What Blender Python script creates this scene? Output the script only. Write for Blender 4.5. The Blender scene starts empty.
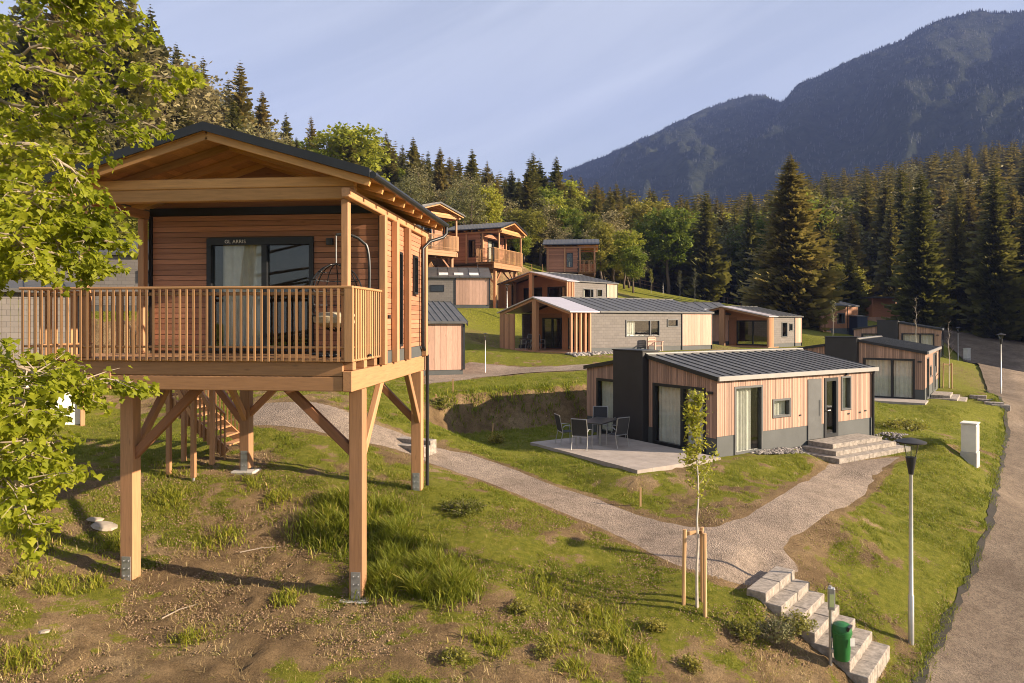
import bpy, math, random
import numpy as np
from mathutils import Vector, Matrix, noise as mnoise
random.seed(7); RNG = np.random.default_rng(7)
sc = bpy.context.scene
COL = sc.collection
F, CX, HY = 706.0, 512.0, 321.0          # focal length in pixels, principal column, horizon row
R = math.radians

# ------------------------------------------------------------------ camera
cd = bpy.data.cameras.new('camera'); cam = bpy.data.objects.new('camera', cd); COL.objects.link(cam)
cam.location = (0, 0, 0); cam.rotation_euler = (R(90), 0, 0)
cd.sensor_width = 36; cd.lens = 36 * F / 1024
cd.shift_y = -(341.5 - HY) / 1024
cd.clip_start = 0.1; cd.clip_end = 9000
sc.camera = cam

# ------------------------------------------------------------------ light
SUN_EL = R(20); SUN_DIR = Vector((0.978 * math.cos(SUN_EL), -0.21 * math.cos(SUN_EL), math.sin(SUN_EL))).normalized()
ld = bpy.data.lights.new('sun', 'SUN'); ld.energy = 5.0; ld.angle = R(0.5); ld.color = (1.0, 0.81, 0.60)
sun = bpy.data.objects.new('sun', ld); COL.objects.link(sun)
sun.rotation_euler = SUN_DIR.to_track_quat('Z', 'Y').to_euler()
w = bpy.data.worlds.new('World'); sc.world = w; w.use_nodes = True
nt = w.node_tree; nt.nodes.clear()
out = nt.nodes.new('ShaderNodeOutputWorld'); bg = nt.nodes.new('ShaderNodeBackground')
sky = nt.nodes.new('ShaderNodeTexSky'); sky.sky_type = 'NISHITA'; sky.sun_disc = False
sky.sun_elevation = SUN_EL; sky.sun_rotation = math.atan2(SUN_DIR.x, SUN_DIR.y)
sky.altitude = 900; sky.dust_density = 1.2; sky.ozone_density = 1.2
tc = nt.nodes.new('ShaderNodeTexCoord'); mp = nt.nodes.new('ShaderNodeMapping')
mp.inputs['Rotation'].default_value = (0.0, R(25), 0)
mp2 = nt.nodes.new('ShaderNodeMapping'); mp2.inputs['Scale'].default_value = (1.0, 1.0, 8.5); mp2.inputs['Location'].default_value = (0.3, 0, 0.55)
n1 = nt.nodes.new('ShaderNodeTexNoise'); n1.inputs['Scale'].default_value = 1.5; n1.inputs['Detail'].default_value = 7
n1.inputs['Roughness'].default_value = 0.55; n1.inputs['Distortion'].default_value = 0.5
cr = nt.nodes.new('ShaderNodeMapRange'); cr.inputs['From Min'].default_value = 0.40; cr.inputs['From Max'].default_value = 0.75
cr.inputs['To Min'].default_value = 0.50; cr.inputs['To Max'].default_value = 0.72
mx = nt.nodes.new('ShaderNodeMix'); mx.data_type = 'RGBA'
mx.inputs['B'].default_value = (7.4, 7.75, 8.6, 1)
L_ = nt.links.new
L_(tc.outputs['Generated'], mp.inputs['Vector']); L_(mp.outputs['Vector'], mp2.inputs['Vector']); L_(mp2.outputs['Vector'], n1.inputs['Vector'])
L_(n1.outputs['Fac'], cr.inputs['Value']); L_(cr.outputs['Result'], mx.inputs['Factor'])
L_(sky.outputs['Color'], mx.inputs['A']); L_(mx.outputs['Result'], bg.inputs['Color']); L_(bg.outputs['Background'], out.inputs['Surface'])
bg.inputs['Strength'].default_value = 0.053
sc.view_settings.view_transform = 'Standard'; sc.view_settings.look = 'None'; sc.view_settings.gamma = 1.0
sc.view_settings.exposure = 1.24
sc.render.engine = 'CYCLES'
sc.cycles.use_denoising = True; sc.cycles.pixel_filter_type = 'BLACKMAN_HARRIS'; sc.cycles.filter_width = 1.0
sc.cycles.max_bounces = 6; sc.cycles.transparent_max_bounces = 8; sc.cycles.volume_bounces = 0
sc.cycles.diffuse_bounces = 3; sc.cycles.glossy_bounces = 3; sc.cycles.transmission_bounces = 4
sc.cycles.caustics_reflective = False; sc.cycles.caustics_refractive = False

# ------------------------------------------------------------------ object helpers
def tag(o, label=None, cat=None, group=None, kind=None):
    if label: o['label'] = label
    if cat: o['category'] = cat
    if group: o['group'] = group
    if kind: o['kind'] = kind
    return o
def empty(name, loc, rz=0.0, label=None, cat=None, group=None):
    o = bpy.data.objects.new(name, None); COL.objects.link(o); o.empty_display_size = 0.3
    o.location = loc; o.rotation_euler = (0, 0, rz)
    return tag(o, label, cat, group)
def link(name, me, mat, parent=None):
    o = bpy.data.objects.new(name, me); COL.objects.link(o)
    if mat: me.materials.append(mat)
    if parent: o.parent = parent
    return o
def copy_tree(o, parent=None):
    c = o.copy(); COL.objects.link(c)
    if parent: c.parent = parent
    for ch in o.children: copy_tree(ch, c)
    return c
def np_mesh(name, V, Fc, rnd=None, smooth=False):
    """V (n,3), Fc (m,k) with k vertices per face"""
    V = np.asarray(V, np.float32); Fc = np.asarray(Fc, np.int32)
    me = bpy.data.meshes.new(name); m, k = Fc.shape
    me.vertices.add(len(V)); me.vertices.foreach_set('co', V.ravel())
    me.loops.add(m * k); me.loops.foreach_set('vertex_index', Fc.ravel())
    me.polygons.add(m); me.polygons.foreach_set('loop_start', np.arange(0, m * k, k, dtype=np.int32))
    if smooth: me.polygons.foreach_set('use_smooth', np.ones(m, dtype=bool))
    if rnd is not None:
        at = me.attributes.new('rnd', 'FLOAT', 'FACE'); at.data.foreach_set('value', np.asarray(rnd, np.float32))
    me.update(calc_edges=True)
    return me
class MB:
    """collects boxes, bars, tubes into one mesh; each piece has its own grain coordinates"""
    def __init__(s): s.v = []; s.g = []; s.f = []; s.r = []
    def _add(s, vs, gs, fs, rnd=None):
        b = len(s.v); s.v += [tuple(v) for v in vs]; s.g += [tuple(g) for g in gs]
        rnd = random.random() if rnd is None else rnd
        for f in fs: s.f.append(tuple(i + b for i in f)); s.r.append(rnd)
    def box(s, x0, x1, y0, y1, z0, z1):
        x0, x1 = sorted((x0, x1)); y0, y1 = sorted((y0, y1)); z0, z1 = sorted((z0, z1))
        vs = [(x, y, z) for z in (z0, z1) for y in (y0, y1) for x in (x0, x1)]
        d = (x1 - x0, y1 - y0, z1 - z0); k = max(range(3), key=lambda i: d[i]); o = random.random() * 50
        gs = [(v[k] + o, v[(k + 1) % 3] + o, v[(k + 2) % 3]) for v in vs]
        s._add(vs, gs, [(0, 2, 3, 1), (4, 5, 7, 6), (0, 1, 5, 4), (2, 6, 7, 3), (0, 4, 6, 2), (1, 3, 7, 5)])
        return s
    def bar(s, p, q, wd, ht, up=(0, 0, 1)):
        p = Vector(p); q = Vector(q); d = (q - p); ln = d.length; d.normalize(); up = Vector(up)
        if abs(d.dot(up)) > 0.98: up = Vector((0, 1, 0))
        sd = d.cross(up).normalized(); u = sd.cross(d).normalized(); o = random.random() * 50
        vs = []; gs = []
        for a, c in ((0, p), (ln, q)):
            for y in (-1, 1):
                for x in (-1, 1):
                    vs.append(c + sd * (x * wd / 2) + u * (y * ht / 2)); gs.append((a + o, x * wd / 2 + o, y * ht / 2))
        s._add(vs, gs, [(0, 2, 3, 1), (4, 5, 7, 6), (0, 1, 5, 4), (2, 6, 7, 3), (0, 4, 6, 2), (1, 3, 7, 5)])
        return s
    def prism(s, poly, off):
        """polygon of 3d points (planar), extruded by vector off"""
        n = len(poly); off = Vector(off); a = [Vector(p) for p in poly]; b = [p + off for p in a]
        o = random.random() * 50
        nrm = Vector((0, 0, 0))
        for i in range(n): nrm += a[i].cross(a[(i + 1) % n])
        fs = [tuple(range(n))[::-1], tuple(range(n, 2 * n))]
        for i in range(n):
            j = (i + 1) % n; fs.append((i, j, n + j, n + i))
        if nrm.dot(off) < 0: fs = [f[::-1] for f in fs]
        s._add(a + b, [(p.x + o, p.y + o, p.z) for p in a + b], fs)
        return s
    def tube(s, pts, rad, n=8, caps=True):
        pts = [Vector(p) for p in pts]; rs = rad if isinstance(rad, (list, tuple)) else [rad] * len(pts)
        rings = []; pu = None
        for i, p in enumerate(pts):
            d = (pts[min(i + 1, len(pts) - 1)] - pts[max(i - 1, 0)])
            d = d.normalized() if d.length > 1e-9 else Vector((0, 0, 1))
            if pu is None: pu = Vector((1, 0, 0)) if abs(d.x) < 0.9 else Vector((0, 1, 0))
            sd = d.cross(pu).normalized(); u = sd.cross(d).normalized(); pu = u
            rings.append([p + (u * math.cos(t) + sd * math.sin(t)) * rs[i] for t in [2 * math.pi * k / n for k in range(n)]])
        vs = [v for r in rings for v in r]; fs = []
        for i in range(len(pts) - 1):
            for k in range(n):
                a = i * n + k; b = i * n + (k + 1) % n; fs.append((a, a + n, b + n, b))
        if caps: fs.append(tuple(range(n))); fs.append(tuple(range((len(pts) - 1) * n, len(pts) * n))[::-1])
        s._add(vs, [(v.z, v.x, v.y) for v in vs], fs)
        return s
    def lathe(s, prof, c=(0, 0, 0), n=20):
        vs = []; fs = []
        for (r, z) in prof:
            for k in range(n):
                t = 2 * math.pi * k / n; vs.append((c[0] + r * math.cos(t), c[1] + r * math.sin(t), c[2] + z))
        for i in range(len(prof) - 1):
            for k in range(n):
                a = i * n + k; b = i * n + (k + 1) % n; fs.append((a, b, b + n, a + n))
        fs.append(tuple(range(n))[::-1]); fs.append(tuple(range((len(prof) - 1) * n, len(prof) * n)))
        s._add(vs, vs, fs)
        return s
    def build(s, name, mat, parent=None, smooth=False, bevel=0.0):
        me = bpy.data.meshes.new(name); me.from_pydata(s.v, [], s.f)
        a = me.attributes.new('gr', 'FLOAT_VECTOR', 'POINT'); a.data.foreach_set('vector', np.array(s.g, np.float32).ravel())
        a = me.attributes.new('rnd', 'FLOAT', 'FACE'); a.data.foreach_set('value', np.array(s.r, np.float32))
        if smooth: me.polygons.foreach_set('use_smooth', [True] * len(me.polygons))
        me.update()
        o = link(name, me, mat, parent)
        if smooth:
            es = o.modifiers.new('edges', 'EDGE_SPLIT'); es.split_angle = R(40)
        if bevel:
            b = o.modifiers.new('bevel', 'BEVEL'); b.width = bevel; b.segments = 1; b.limit_method = 'ANGLE'
        return o

# ------------------------------------------------------------------ materials
M = {}
def newmat(name):
    m = bpy.data.materials.new(name); m.use_nodes = True; m.node_tree.nodes.clear(); M[name] = m
    n = m.node_tree.nodes; o = n.new('ShaderNodeOutputMaterial'); b = n.new('ShaderNodeBsdfPrincipled')
    m.node_tree.links.new(b.outputs['BSDF'], o.inputs['Surface'])
    return m, n, m.node_tree.links.new, b, o
def attr(n, name):
    a = n.new('ShaderNodeAttribute'); a.attribute_name = name; return a
def noise(n, l, vec, scale, detail=4, rough=0.55):
    t = n.new('ShaderNodeTexNoise'); t.inputs['Scale'].default_value = scale; t.inputs['Detail'].default_value = detail
    t.inputs['Roughness'].default_value = rough
    if vec is not None: l(vec, t.inputs['Vector'])
    return t
def ramp(n, l, fac, stops):
    c = n.new('ShaderNodeValToRGB'); e = c.color_ramp.elements
    while len(e) < len(stops): e.new(0.5)
    for i, (p, col) in enumerate(stops): e[i].position = p; e[i].color = (*col, 1)
    l(fac, c.inputs['Fac']); return c
def mapping(n, l, vec, scale):
    m = n.new('ShaderNodeMapping'); m.inputs['Scale'].default_value = scale; l(vec, m.inputs['Vector']); return m.outputs['Vector']
def mixc(n, l, fac, a, b, mode='MIX'):
    m = n.new('ShaderNodeMix'); m.data_type = 'RGBA'; m.blend_type = mode
    for s, v in (('Factor', fac), ('A', a), ('B', b)):
        if isinstance(v, (int, float)): m.inputs[s].default_value = v
        elif isinstance(v, tuple): m.inputs[s].default_value = (*v, 1)
        else: l(v, m.inputs[s])
    return m.outputs['Result']
def mathn(n, l, op, a, b=0.0, clamp=False):
    m = n.new('ShaderNodeMath'); m.operation = op; m.use_clamp = clamp
    for i, v in enumerate((a, b)):
        if isinstance(v, (int, float)): m.inputs[i].default_value = v
        else: l(v, m.inputs[i])
    return m.outputs[0]
def bump(n, l, h, strength, dist=0.02):
    b = n.new('ShaderNodeBump'); b.inputs['Strength'].default_value = strength; b.inputs['Distance'].default_value = dist
    l(h, b.inputs['Height']); return b.outputs['Normal']
def mul(c, k): return tuple(min(1, x * k) for x in c)
def wood(name, col, rough=0.65, var=0.35, silver=0.0):
    m, n, l, b, o = newmat(name)
    g = attr(n, 'gr').outputs['Vector']; r = attr(n, 'rnd').outputs['Fac']
    g1 = noise(n, l, mapping(n, l, g, (0.7, 9, 9)), 3.0, 5, 0.6).outputs['Fac']
    g2 = noise(n, l, mapping(n, l, g, (1.2, 55, 55)), 2.0, 3, 0.6).outputs['Fac']
    kn = n.new('ShaderNodeTexVoronoi'); kn.inputs['Scale'].default_value = 1.0
    l(mapping(n, l, g, (1.6, 6, 6)), kn.inputs['Vector'])
    k = ramp(n, l, kn.outputs['Distance'], [(0.03, (1, 1, 1)), (0.14, (0, 0, 0))]).outputs['Color']
    base = ramp(n, l, g1, [(0.25, mul(col, 0.74)), (0.5, col), (0.78, mul(col, 1.22))]).outputs['Color']
    base = mixc(n, l, mathn(n, l, 'MULTIPLY', g2, 0.4), base, mul(col, 0.55))
    base = mixc(n, l, mathn(n, l, 'MULTIPLY', k, 0.55), base, mul(col, 0.32))
    lo = 1 - var; tint = ramp(n, l, r, [(0.0, (lo, lo * 0.96, lo * 0.92)), (1.0, (1.15, 1.12, 1.1))]).outputs['Color']
    base = mixc(n, l, 1.0, base, tint, 'MULTIPLY')
    if silver:
        ws = noise(n, l, g, 0.8, 4).outputs['Fac']
        base = mixc(n, l, mathn(n, l, 'MULTIPLY', ws, silver), base, (0.33, 0.3, 0.27))
    l(base, b.inputs['Base Color']); b.inputs['Roughness'].default_value = rough
    l(bump(n, l, g2, 0.25, 0.004), b.inputs['Normal'])
    return m
def plain(name, col, rough=0.6, metal=0.0, var=0.2, scale=3.0, bmp=0.0, spec=None):
    m, n, l, b, o = newmat(name)
    t = n.new('ShaderNodeTexCoord').outputs['Object']
    f = noise(n, l, t, scale, 6, 0.6).outputs['Fac']
    c = ramp(n, l, f, [(0.25, mul(col, 1 - var)), (0.75, mul(col, 1 + var))]).outputs['Color']
    l(c, b.inputs['Base Color']); b.inputs['Roughness'].default_value = rough; b.inputs['Metallic'].default_value = metal
    if spec is not None: b.inputs['Specular IOR Level'].default_value = spec
    if bmp: l(bump(n, l, noise(n, l, t, scale * 12, 4).outputs['Fac'], bmp, 0.01), b.inputs['Normal'])
    return m
wood('beam_wood', (0.48, 0.25, 0.11), silver=.08); wood('post_wood', (0.50, 0.26, 0.12), silver=.10); wood('rail_wood', (0.50, 0.27, 0.115), var=0.5, silver=.1)
wood('clad_red', (0.47, 0.22, 0.125), var=0.35); wood('soffit_wood', (0.56, 0.30, 0.11), var=0.25)
wood('clad_larch', (0.50, 0.295, 0.20), var=0.42, silver=0.25); wood('board_pink', (0.56, 0.355, 0.265), var=0.2)
wood('red_wood', (0.42, 0.19, 0.09), var=0.35); wood('stake_wood', (0.55, 0.34, 0.17), var=0.3)
wood('porch_wood', (0.52, 0.28, 0.15), var=0.3)
plain('dark_metal', (0.022, 0.024, 0.027), 0.42, 0.3); plain('roof_metal', (0.085, 0.083, 0.080), 0.5, 0.2, 0.3)
plain('charcoal_panel', (0.022, 0.020, 0.019), 0.6, 0, 0.25, 1.5, 0.1); plain('plinth_grey', (0.075, 0.08, 0.078), 0.7, 0, 0.2, 1.2)
plain('door_grey', (0.085, 0.088, 0.088), 0.5); plain('fascia_metal', (0.30, 0.285, 0.27), 0.45, 0.3, 0.1)
plain('galvanised', (0.42, 0.42, 0.42), 0.45, 0.7, 0.25, 8); plain('steel_pole', (0.5, 0.49, 0.47), 0.4, 0.75, 0.15, 4)
plain('stone_block', (0.30, 0.26, 0.22), 0.95, 0, 0.55, 9, 1.0); plain('slab_paving', (0.34, 0.29, 0.25), 0.85, 0, 0.22, 2.2, 0.3)
plain('concrete', (0.45, 0.42, 0.38), 0.9, 0, 0.2, 2, 0.3); plain('white_plaster', (0.74, 0.70, 0.64), 0.85, 0, 0.08, 1)
plain('white_box', (0.68, 0.64, 0.57), 0.7, 0, 0.12, 2); plain('bin_green', (0.018, 0.13, 0.03), 0.42, 0, 0.2, 5)
plain('sticker_white', (0.75, 0.75, 0.7), 0.6); plain('sign_yellow', (0.62, 0.68, 0.3), 0.5); plain('black_plastic', (0.02, 0.02, 0.022), 0.45)
plain('curtain', (0.78, 0.74, 0.68), 0.9, 0, 0.12, 5); plain('interior_dark', (0.12, 0.085, 0.06), 0.9)
plain('chair_mesh', (0.03, 0.03, 0.032), 0.8, 0, 0.3, 40); plain('chair_alu', (0.38, 0.38, 0.38), 0.4, 0.7)
plain('table_top', (0.06, 0.055, 0.05), 0.35); plain('cushion', (0.45, 0.38, 0.26), 0.95, 0, 0.3, 8, 0.4)
plain('white_paint', (0.75, 0.73, 0.7), 0.5); plain('navy_panel', (0.02, 0.03, 0.055), 0.6)
plain('birch_bark', (0.52, 0.47, 0.40), 0.8, 0, 0.3, 6, 0.3); plain('bark', (0.13, 0.095, 0.07), 0.95, 0, 0.4, 3, 0.8)
plain('twig', (0.30, 0.24, 0.18), 0.85, 0, 0.3, 6, 0.3); plain('pale_roof', (0.48, 0.44, 0.46), 0.35, 0.2, 0.06)
plain('stone', (0.33, 0.28, 0.22), 0.95, 0, 0.35, 3, 0.4)
def glass(name):
    m, n, l, b, o = newmat(name); n.remove(b)
    gl = n.new('ShaderNodeBsdfGlossy'); gl.inputs['Roughness'].default_value = 0.02
    tr = n.new('ShaderNodeBsdfTransparent'); tr.inputs['Color'].default_value = (0.9, 0.92, 0.9, 1)
    fr = n.new('ShaderNodeLayerWeight'); fr.inputs['Blend'].default_value = 0.5
    f = mathn(n, l, 'ADD', mathn(n, l, 'MULTIPLY', mathn(n, l, 'POWER', fr.outputs['Facing'], 3.5), 0.8), 0.05, True)
    mxs = n.new('ShaderNodeMixShader'); l(f, mxs.inputs['Fac']); l(tr.outputs[0], mxs.inputs[1]); l(gl.outputs[0], mxs.inputs[2])
    l(mxs.outputs[0], o.inputs['Surface']); return m
glass('glass')
def shingle():
    m, n, l, b, o = newmat('grey_shingle')
    g = attr(n, 'gr').outputs['Vector']; t = n.new('ShaderNodeTexCoord').outputs['Object']
    sx = n.new('ShaderNodeSeparateXYZ'); l(t, sx.inputs['Vector'])
    cb = n.new('ShaderNodeCombineXYZ'); l(mathn(n, l, 'ADD', sx.outputs['X'], sx.outputs['Y']), cb.inputs['X']); l(sx.outputs['Z'], cb.inputs['Y'])
    br = n.new('ShaderNodeTexBrick'); br.inputs['Scale'].default_value = 1.0
    br.inputs['Brick Width'].default_value = 0.36; br.inputs['Row Height'].default_value = 0.17; br.inputs['Mortar Size'].default_value = 0.008
    br.inputs['Color1'].default_value = (0.155, 0.138, 0.125, 1); br.inputs['Color2'].default_value = (0.185, 0.165, 0.15, 1); br.inputs['Mortar'].default_value = (0.11, 0.10, 0.09, 1)
    l(cb.outputs['Vector'], br.inputs['Vector']); l(br.outputs['Color'], b.inputs['Base Color'])
    b.inputs['Roughness'].default_value = 0.85; l(bump(n, l, mathn(n, l, 'SUBTRACT', 1.0, br.outputs['Fac']), 0.5, 0.01), b.inputs['Normal'])
shingle()
def leafmat(name, stops, trans=0.4):
    m, n, l, b, o = newmat(name)
    c = ramp(n, l, attr(n, 'rnd').outputs['Fac'], stops).outputs['Color']
    oi = n.new('ShaderNodeObjectInfo')
    hs = n.new('ShaderNodeHueSaturation'); l(c, hs.inputs['Color'])
    l(mathn(n, l, 'ADD', mathn(n, l, 'MULTIPLY', oi.outputs['Random'], 0.8), 0.74), hs.inputs['Value'])
    l(mathn(n, l, 'ADD', mathn(n, l, 'MULTIPLY', oi.outputs['Random'], -0.05), 0.53), hs.inputs['Hue'])
    c = hs.outputs['Color']
    l(c, b.inputs['Base Color']); b.inputs['Roughness'].default_value = 0.55; b.inputs['Specular IOR Level'].default_value = 0.3
    tr = n.new('ShaderNodeBsdfTranslucent'); l(c, tr.inputs['Color'])
    ms = n.new('ShaderNodeMixShader'); ms.inputs['Fac'].default_value = trans
    l(b.outputs[0], ms.inputs[1]); l(tr.outputs[0], ms.inputs[2]); l(ms.outputs[0], o.inputs['Surface']); return m
leafmat('maple_leaf', [(0, (0.18, 0.205, 0.014)), (0.5, (0.37, 0.37, 0.026)), (1, (0.54, 0.49, 0.05))], 0.62)
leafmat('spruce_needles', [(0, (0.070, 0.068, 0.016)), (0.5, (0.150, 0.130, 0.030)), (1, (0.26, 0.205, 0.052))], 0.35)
leafmat('green_leaf', [(0, (0.11, 0.115, 0.016)), (0.5, (0.20, 0.19, 0.028)), (1, (0.29, 0.25, 0.05))], 0.4)
leafmat('pale_leaf', [(0, (0.12, 0.11, 0.045)), (0.5, (0.20, 0.18, 0.075)), (1, (0.29, 0.26, 0.12))], 0.35)
leafmat('bright_leaf', [(0, (0.13, 0.165, 0.016)), (0.5, (0.23, 0.25, 0.024)), (1, (0.33, 0.32, 0.05))], 0.42)
leafmat('grass_blade', [(0, (0.085, 0.11, 0.010)), (0.5, (0.17, 0.20, 0.016)), (0.85, (0.28, 0.26, 0.035)), (1, (0.45, 0.33, 0.14))], 0.45)
leafmat('mountain_needles', [(0, (0.026, 0.033, 0.026)), (1, (0.046, 0.052, 0.040))], 0.0)

# ------------------------------------------------------------------ terrain
def P3(px, py, Y): return ((px - CX) / F * Y, Y, -(py - HY) / F * Y)
ctrl = [P3(*a) for a in [
 (0,683,9.7),(256,683,9.9),(512,683,10.2),(700,683,10.9),(800,683,11.7),(880,683,12.5),(940,683,12.7),(1024,683,12.8),
 (128,581,13.0),(362,598,12.6),(0,560,12.8),(0,480,15.5),(242,470,17.6),(420,490,17.1),(500,560,13.9),(600,600,13.2),
 (690,603,13.1),(770,575,14.3),(740,555,15.0),(911,643,13.9),(880,672,12.7),(850,520,17.6),(930,560,17.0),(985,480,22.7),
 (960,461,23.5),(960,600,15.6),(1000,490,23.0),(1007,420,35),(1001,395,45),(985,365,70),(1100,500,24),(1200,600,15.6),
 (640,530,16.3),(560,500,18),(430,460,20.6),(800,470,21.5),(900,470,22),(900,432,27),(905,405,34),(980,400,37),
 (500,380,32),(590,395,28),(470,400,26.5),(446,415,25),(440,373,35),(592,352,42),(712,349,47),(790,347,56),(830,340,60),
 (950,362,55),(990,350,95),(270,440,20),(330,412,22),(200,400,24),(70,435,21),(0,430,20),(-100,560,11.5),
 (430,312,54),(465,306,60),(446,272,62),(505,285,63),(565,280,80),(567,309,62),(630,291,90),(700,299,120),(780,313,110),(850,318,90),
]] + [(-15,42,-0.6),(-24,50,3.0),(-30,80,12),(-50,80,18),(-30,30,0),(-20,22,-2.2),(-60,120,30),(0,100,9),(0,140,17),(30,140,7.5),
 (30,200,14),(80,130,5),(80,200,21),(100,260,34),(30,300,24),(-30,200,32),(150,200,36),(150,150,12),(60,90,-2),(80,60,-5.2),
 (40,30,-5.6),(60,15,-7),(20,5,-7),(0,0,-5.8),(-10,0,-4.9),(-30,5,-2.2),(120,90,0),(200,300,60),(-100,60,26),(-100,200,62),
 (0,400,28),(200,500,46),(-200,400,70),(100,0,-8),(250,100,10),(-30,-30,-3),(30,-30,-9),(150,-40,-12),(400,300,70),(400,600,70),(-300,100,70),(-300,-40,50),(400,-40,-10),(-400,600,100)]
CT = np.array(ctrl); S_ = 40.0
def _phi(r2): return np.where(r2 > 1e-12, 0.5 * r2 * np.log(np.maximum(r2, 1e-12)), 0)
_n = len(CT); _A = np.zeros((_n + 3, _n + 3)); _xy = CT[:, :2] / S_
_A[:_n, :_n] = _phi(((_xy[:, None] - _xy[None]) ** 2).sum(-1)) + np.eye(_n) * 1e-4
_A[:_n, _n] = 1; _A[:_n, _n + 1:] = _xy; _A[_n:, :_n] = _A[:_n, _n:].T
_W = np.linalg.solve(_A, np.concatenate([CT[:, 2], [0, 0, 0]]))
def tps(x, y):
    x = np.atleast_1d(np.asarray(x, float)); y = np.atleast_1d(np.asarray(y, float)); o = np.zeros(x.shape)
    for i in range(0, len(x), 20000):
        q = np.stack([x[i:i + 20000], y[i:i + 20000]], 1) / S_
        o[i:i + 20000] = _phi(((q[:, None] - _xy[None]) ** 2).sum(-1)) @ _W[:_n] + _W[_n] + q @ _W[_n + 1:]
    return o
def vnoise(x, y, seed=0):
    xi = np.floor(x).astype(np.int64); yi = np.floor(y).astype(np.int64); fx = x - xi; fy = y - yi
    fx = fx * fx * (3 - 2 * fx); fy = fy * fy * (3 - 2 * fy)
    def h(a, b):
        n = (a * 374761393 + b * 668265263 + seed * 982451653) & 0x7fffffff
        n = ((n ^ (n >> 13)) * 1274126177) & 0x7fffffff
        return ((n ^ (n >> 16)) & 0xffff) / 65535.0
    return (h(xi, yi) * (1 - fx) + h(xi + 1, yi) * fx) * (1 - fy) + (h(xi, yi + 1) * (1 - fx) + h(xi + 1, yi + 1) * fx) * fy
def fbm(x, y, oct=4, seed=0, gain=0.5):
    s = 0; a = 1; t = 0
    for i in range(oct):
        s = s + a * vnoise(x * 2 ** i + 17.3 * i, y * 2 ** i - 9.1 * i, seed + i); t += a; a *= gain
    return s / t
def sdpoly(x, y, poly):
    d = np.full(x.shape, 1e9); ins = np.zeros(x.shape, bool); n = len(poly)
    for i in range(n):
        ax, ay = poly[i]; bx, by = poly[(i + 1) % n]; ex, ey = bx - ax, by - ay
        t = np.clip(((x - ax) * ex + (y - ay) * ey) / (ex * ex + ey * ey), 0, 1)
        d = np.minimum(d, np.hypot(x - ax - t * ex, y - ay - t * ey))
        c = ((ay > y) != (by > y)) & (x < (bx - ax) * (y - ay) / (by - ay + 1e-12) + ax)
        ins ^= c
    return np.where(ins, -d, d)
def loc2w(o, yaw, pts):
    c, s = math.cos(yaw), math.sin(yaw)
    return [(o[0] + a * c - b * s, o[1] + a * s + b * c) for a, b in pts]
def sstep(t): t = np.clip(t, 0, 1); return t * t * (3 - 2 * t)
# building origins (front corner), yaw
B1 = (6.366, 21.93, 0.563); B1L, B1W = 8.405, 6.413
B2 = (3.47, 41.5, R(34)); B3 = (4.83, 62, R(45)); B4 = (20.0, 55.0, R(45)); B5 = (20.8, 35.6, R(55))
B9 = (-9.3, 57.0, R(6)); B10 = (-6.05, 32.6, R(20))
B11 = (12.0, 58.0, R(12))
PADS = [  # polygon, level, transition
 (loc2w(B1, B1[2], [(-5.6,6.9),(-4.9,4.4),(-3.9,-0.5),(-0.1,-0.7),(3.8,-0.8),(4.2,-1.7),(9.4,-1.7),(10,1),(10,8.0),(-4.6,8.0)]), -4.24, 1.25),
 (loc2w(B1, B1[2], [(3.6,-.55),(8.3,-.55),(8.3,-2.6),(3.6,-2.6)]), -4.57, .7),
 (loc2w(B2, B2[2], [(-.6,-.7),(13.3,-.7),(13.3,8.6),(-.6,8.6)]), -1.93, 1.6),
 (loc2w(B3, B3[2], [(-4,-1.5),(8,-1.5),(8,11.5),(-4,11.5)]), 1.0, 2.5),
 (loc2w(B4, B4[2], [(-2,-.8),(6.6,-.8),(6.6,8.6),(-2,8.6)]), -2.1, 3),
 (loc2w(B5, B5[2], [(-2.2,-.6),(0,-.8),(2,-2.2),(6,-2.2),(8.6,-.6),(8.6,6.8),(-2.2,6.8)]), -4.05, 2.2),
 (loc2w(B5, B5[2], [(2.0,-.5),(6.0,-.5),(6.0,-2.4),(2.0,-2.4)]), -4.42, .7),
 (loc2w(B9, B9[2], [(-1,-.5),(8,-.5),(8,7),(-1,7)]), 1.05, 2.5),
 (loc2w(B10, B10[2], [(-1,-.5),(4.2,-.5),(4.2,6.6),(-1,6.6)]), -2.58, 1.6),
]
PADS.append((loc2w((-20.5, 31.5), R(8), [(-3,-.5),(5.6,-.5),(5.6,6),(-3,6)]), .40, 3.5))
ROAD_L = [(4.6, 8.0), (7.35, 12.7), (9.9, 15.7), (12.8, 19.0), (15.9, 23.2), (20.2, 29.0), (24.6, 35.2), (31.0, 46.0), (37.0, 56.0), (43.0, 66), (48, 78), (50, 90)]
ROAD_R = [(12.5, 4.5), (14.5, 8.5), (16.5, 12), (19.5, 15.8), (22.5, 20.2), (26.6, 26), (31.5, 33), (39.5, 45.5), (47, 55), (58, 61), (75, 70), (90, 84)]
ROADP = ROAD_L + ROAD_R[::-1]
def lvl(px, py, z): Y = -(z * F) / (py - HY); return ((px - CX) / F * Y, Y, z)
ST_Z = -5.12; ST = [Vector(lvl(802, 574, ST_Z)), Vector(lvl(758, 589, ST_Z)), Vector(lvl(899, 650, ST_Z - 1.008)), Vector(lvl(860, 671, ST_Z - 1.008))]
ST_0 = (ST[0] + ST[1]) / 2; ST_1 = (ST[2] + ST[3]) / 2; ST_R = Vector((ST_1.x - ST_0.x, ST_1.y - ST_0.y, 0)); ST_LEN = ST_R.length; ST_R.normalize()
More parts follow.
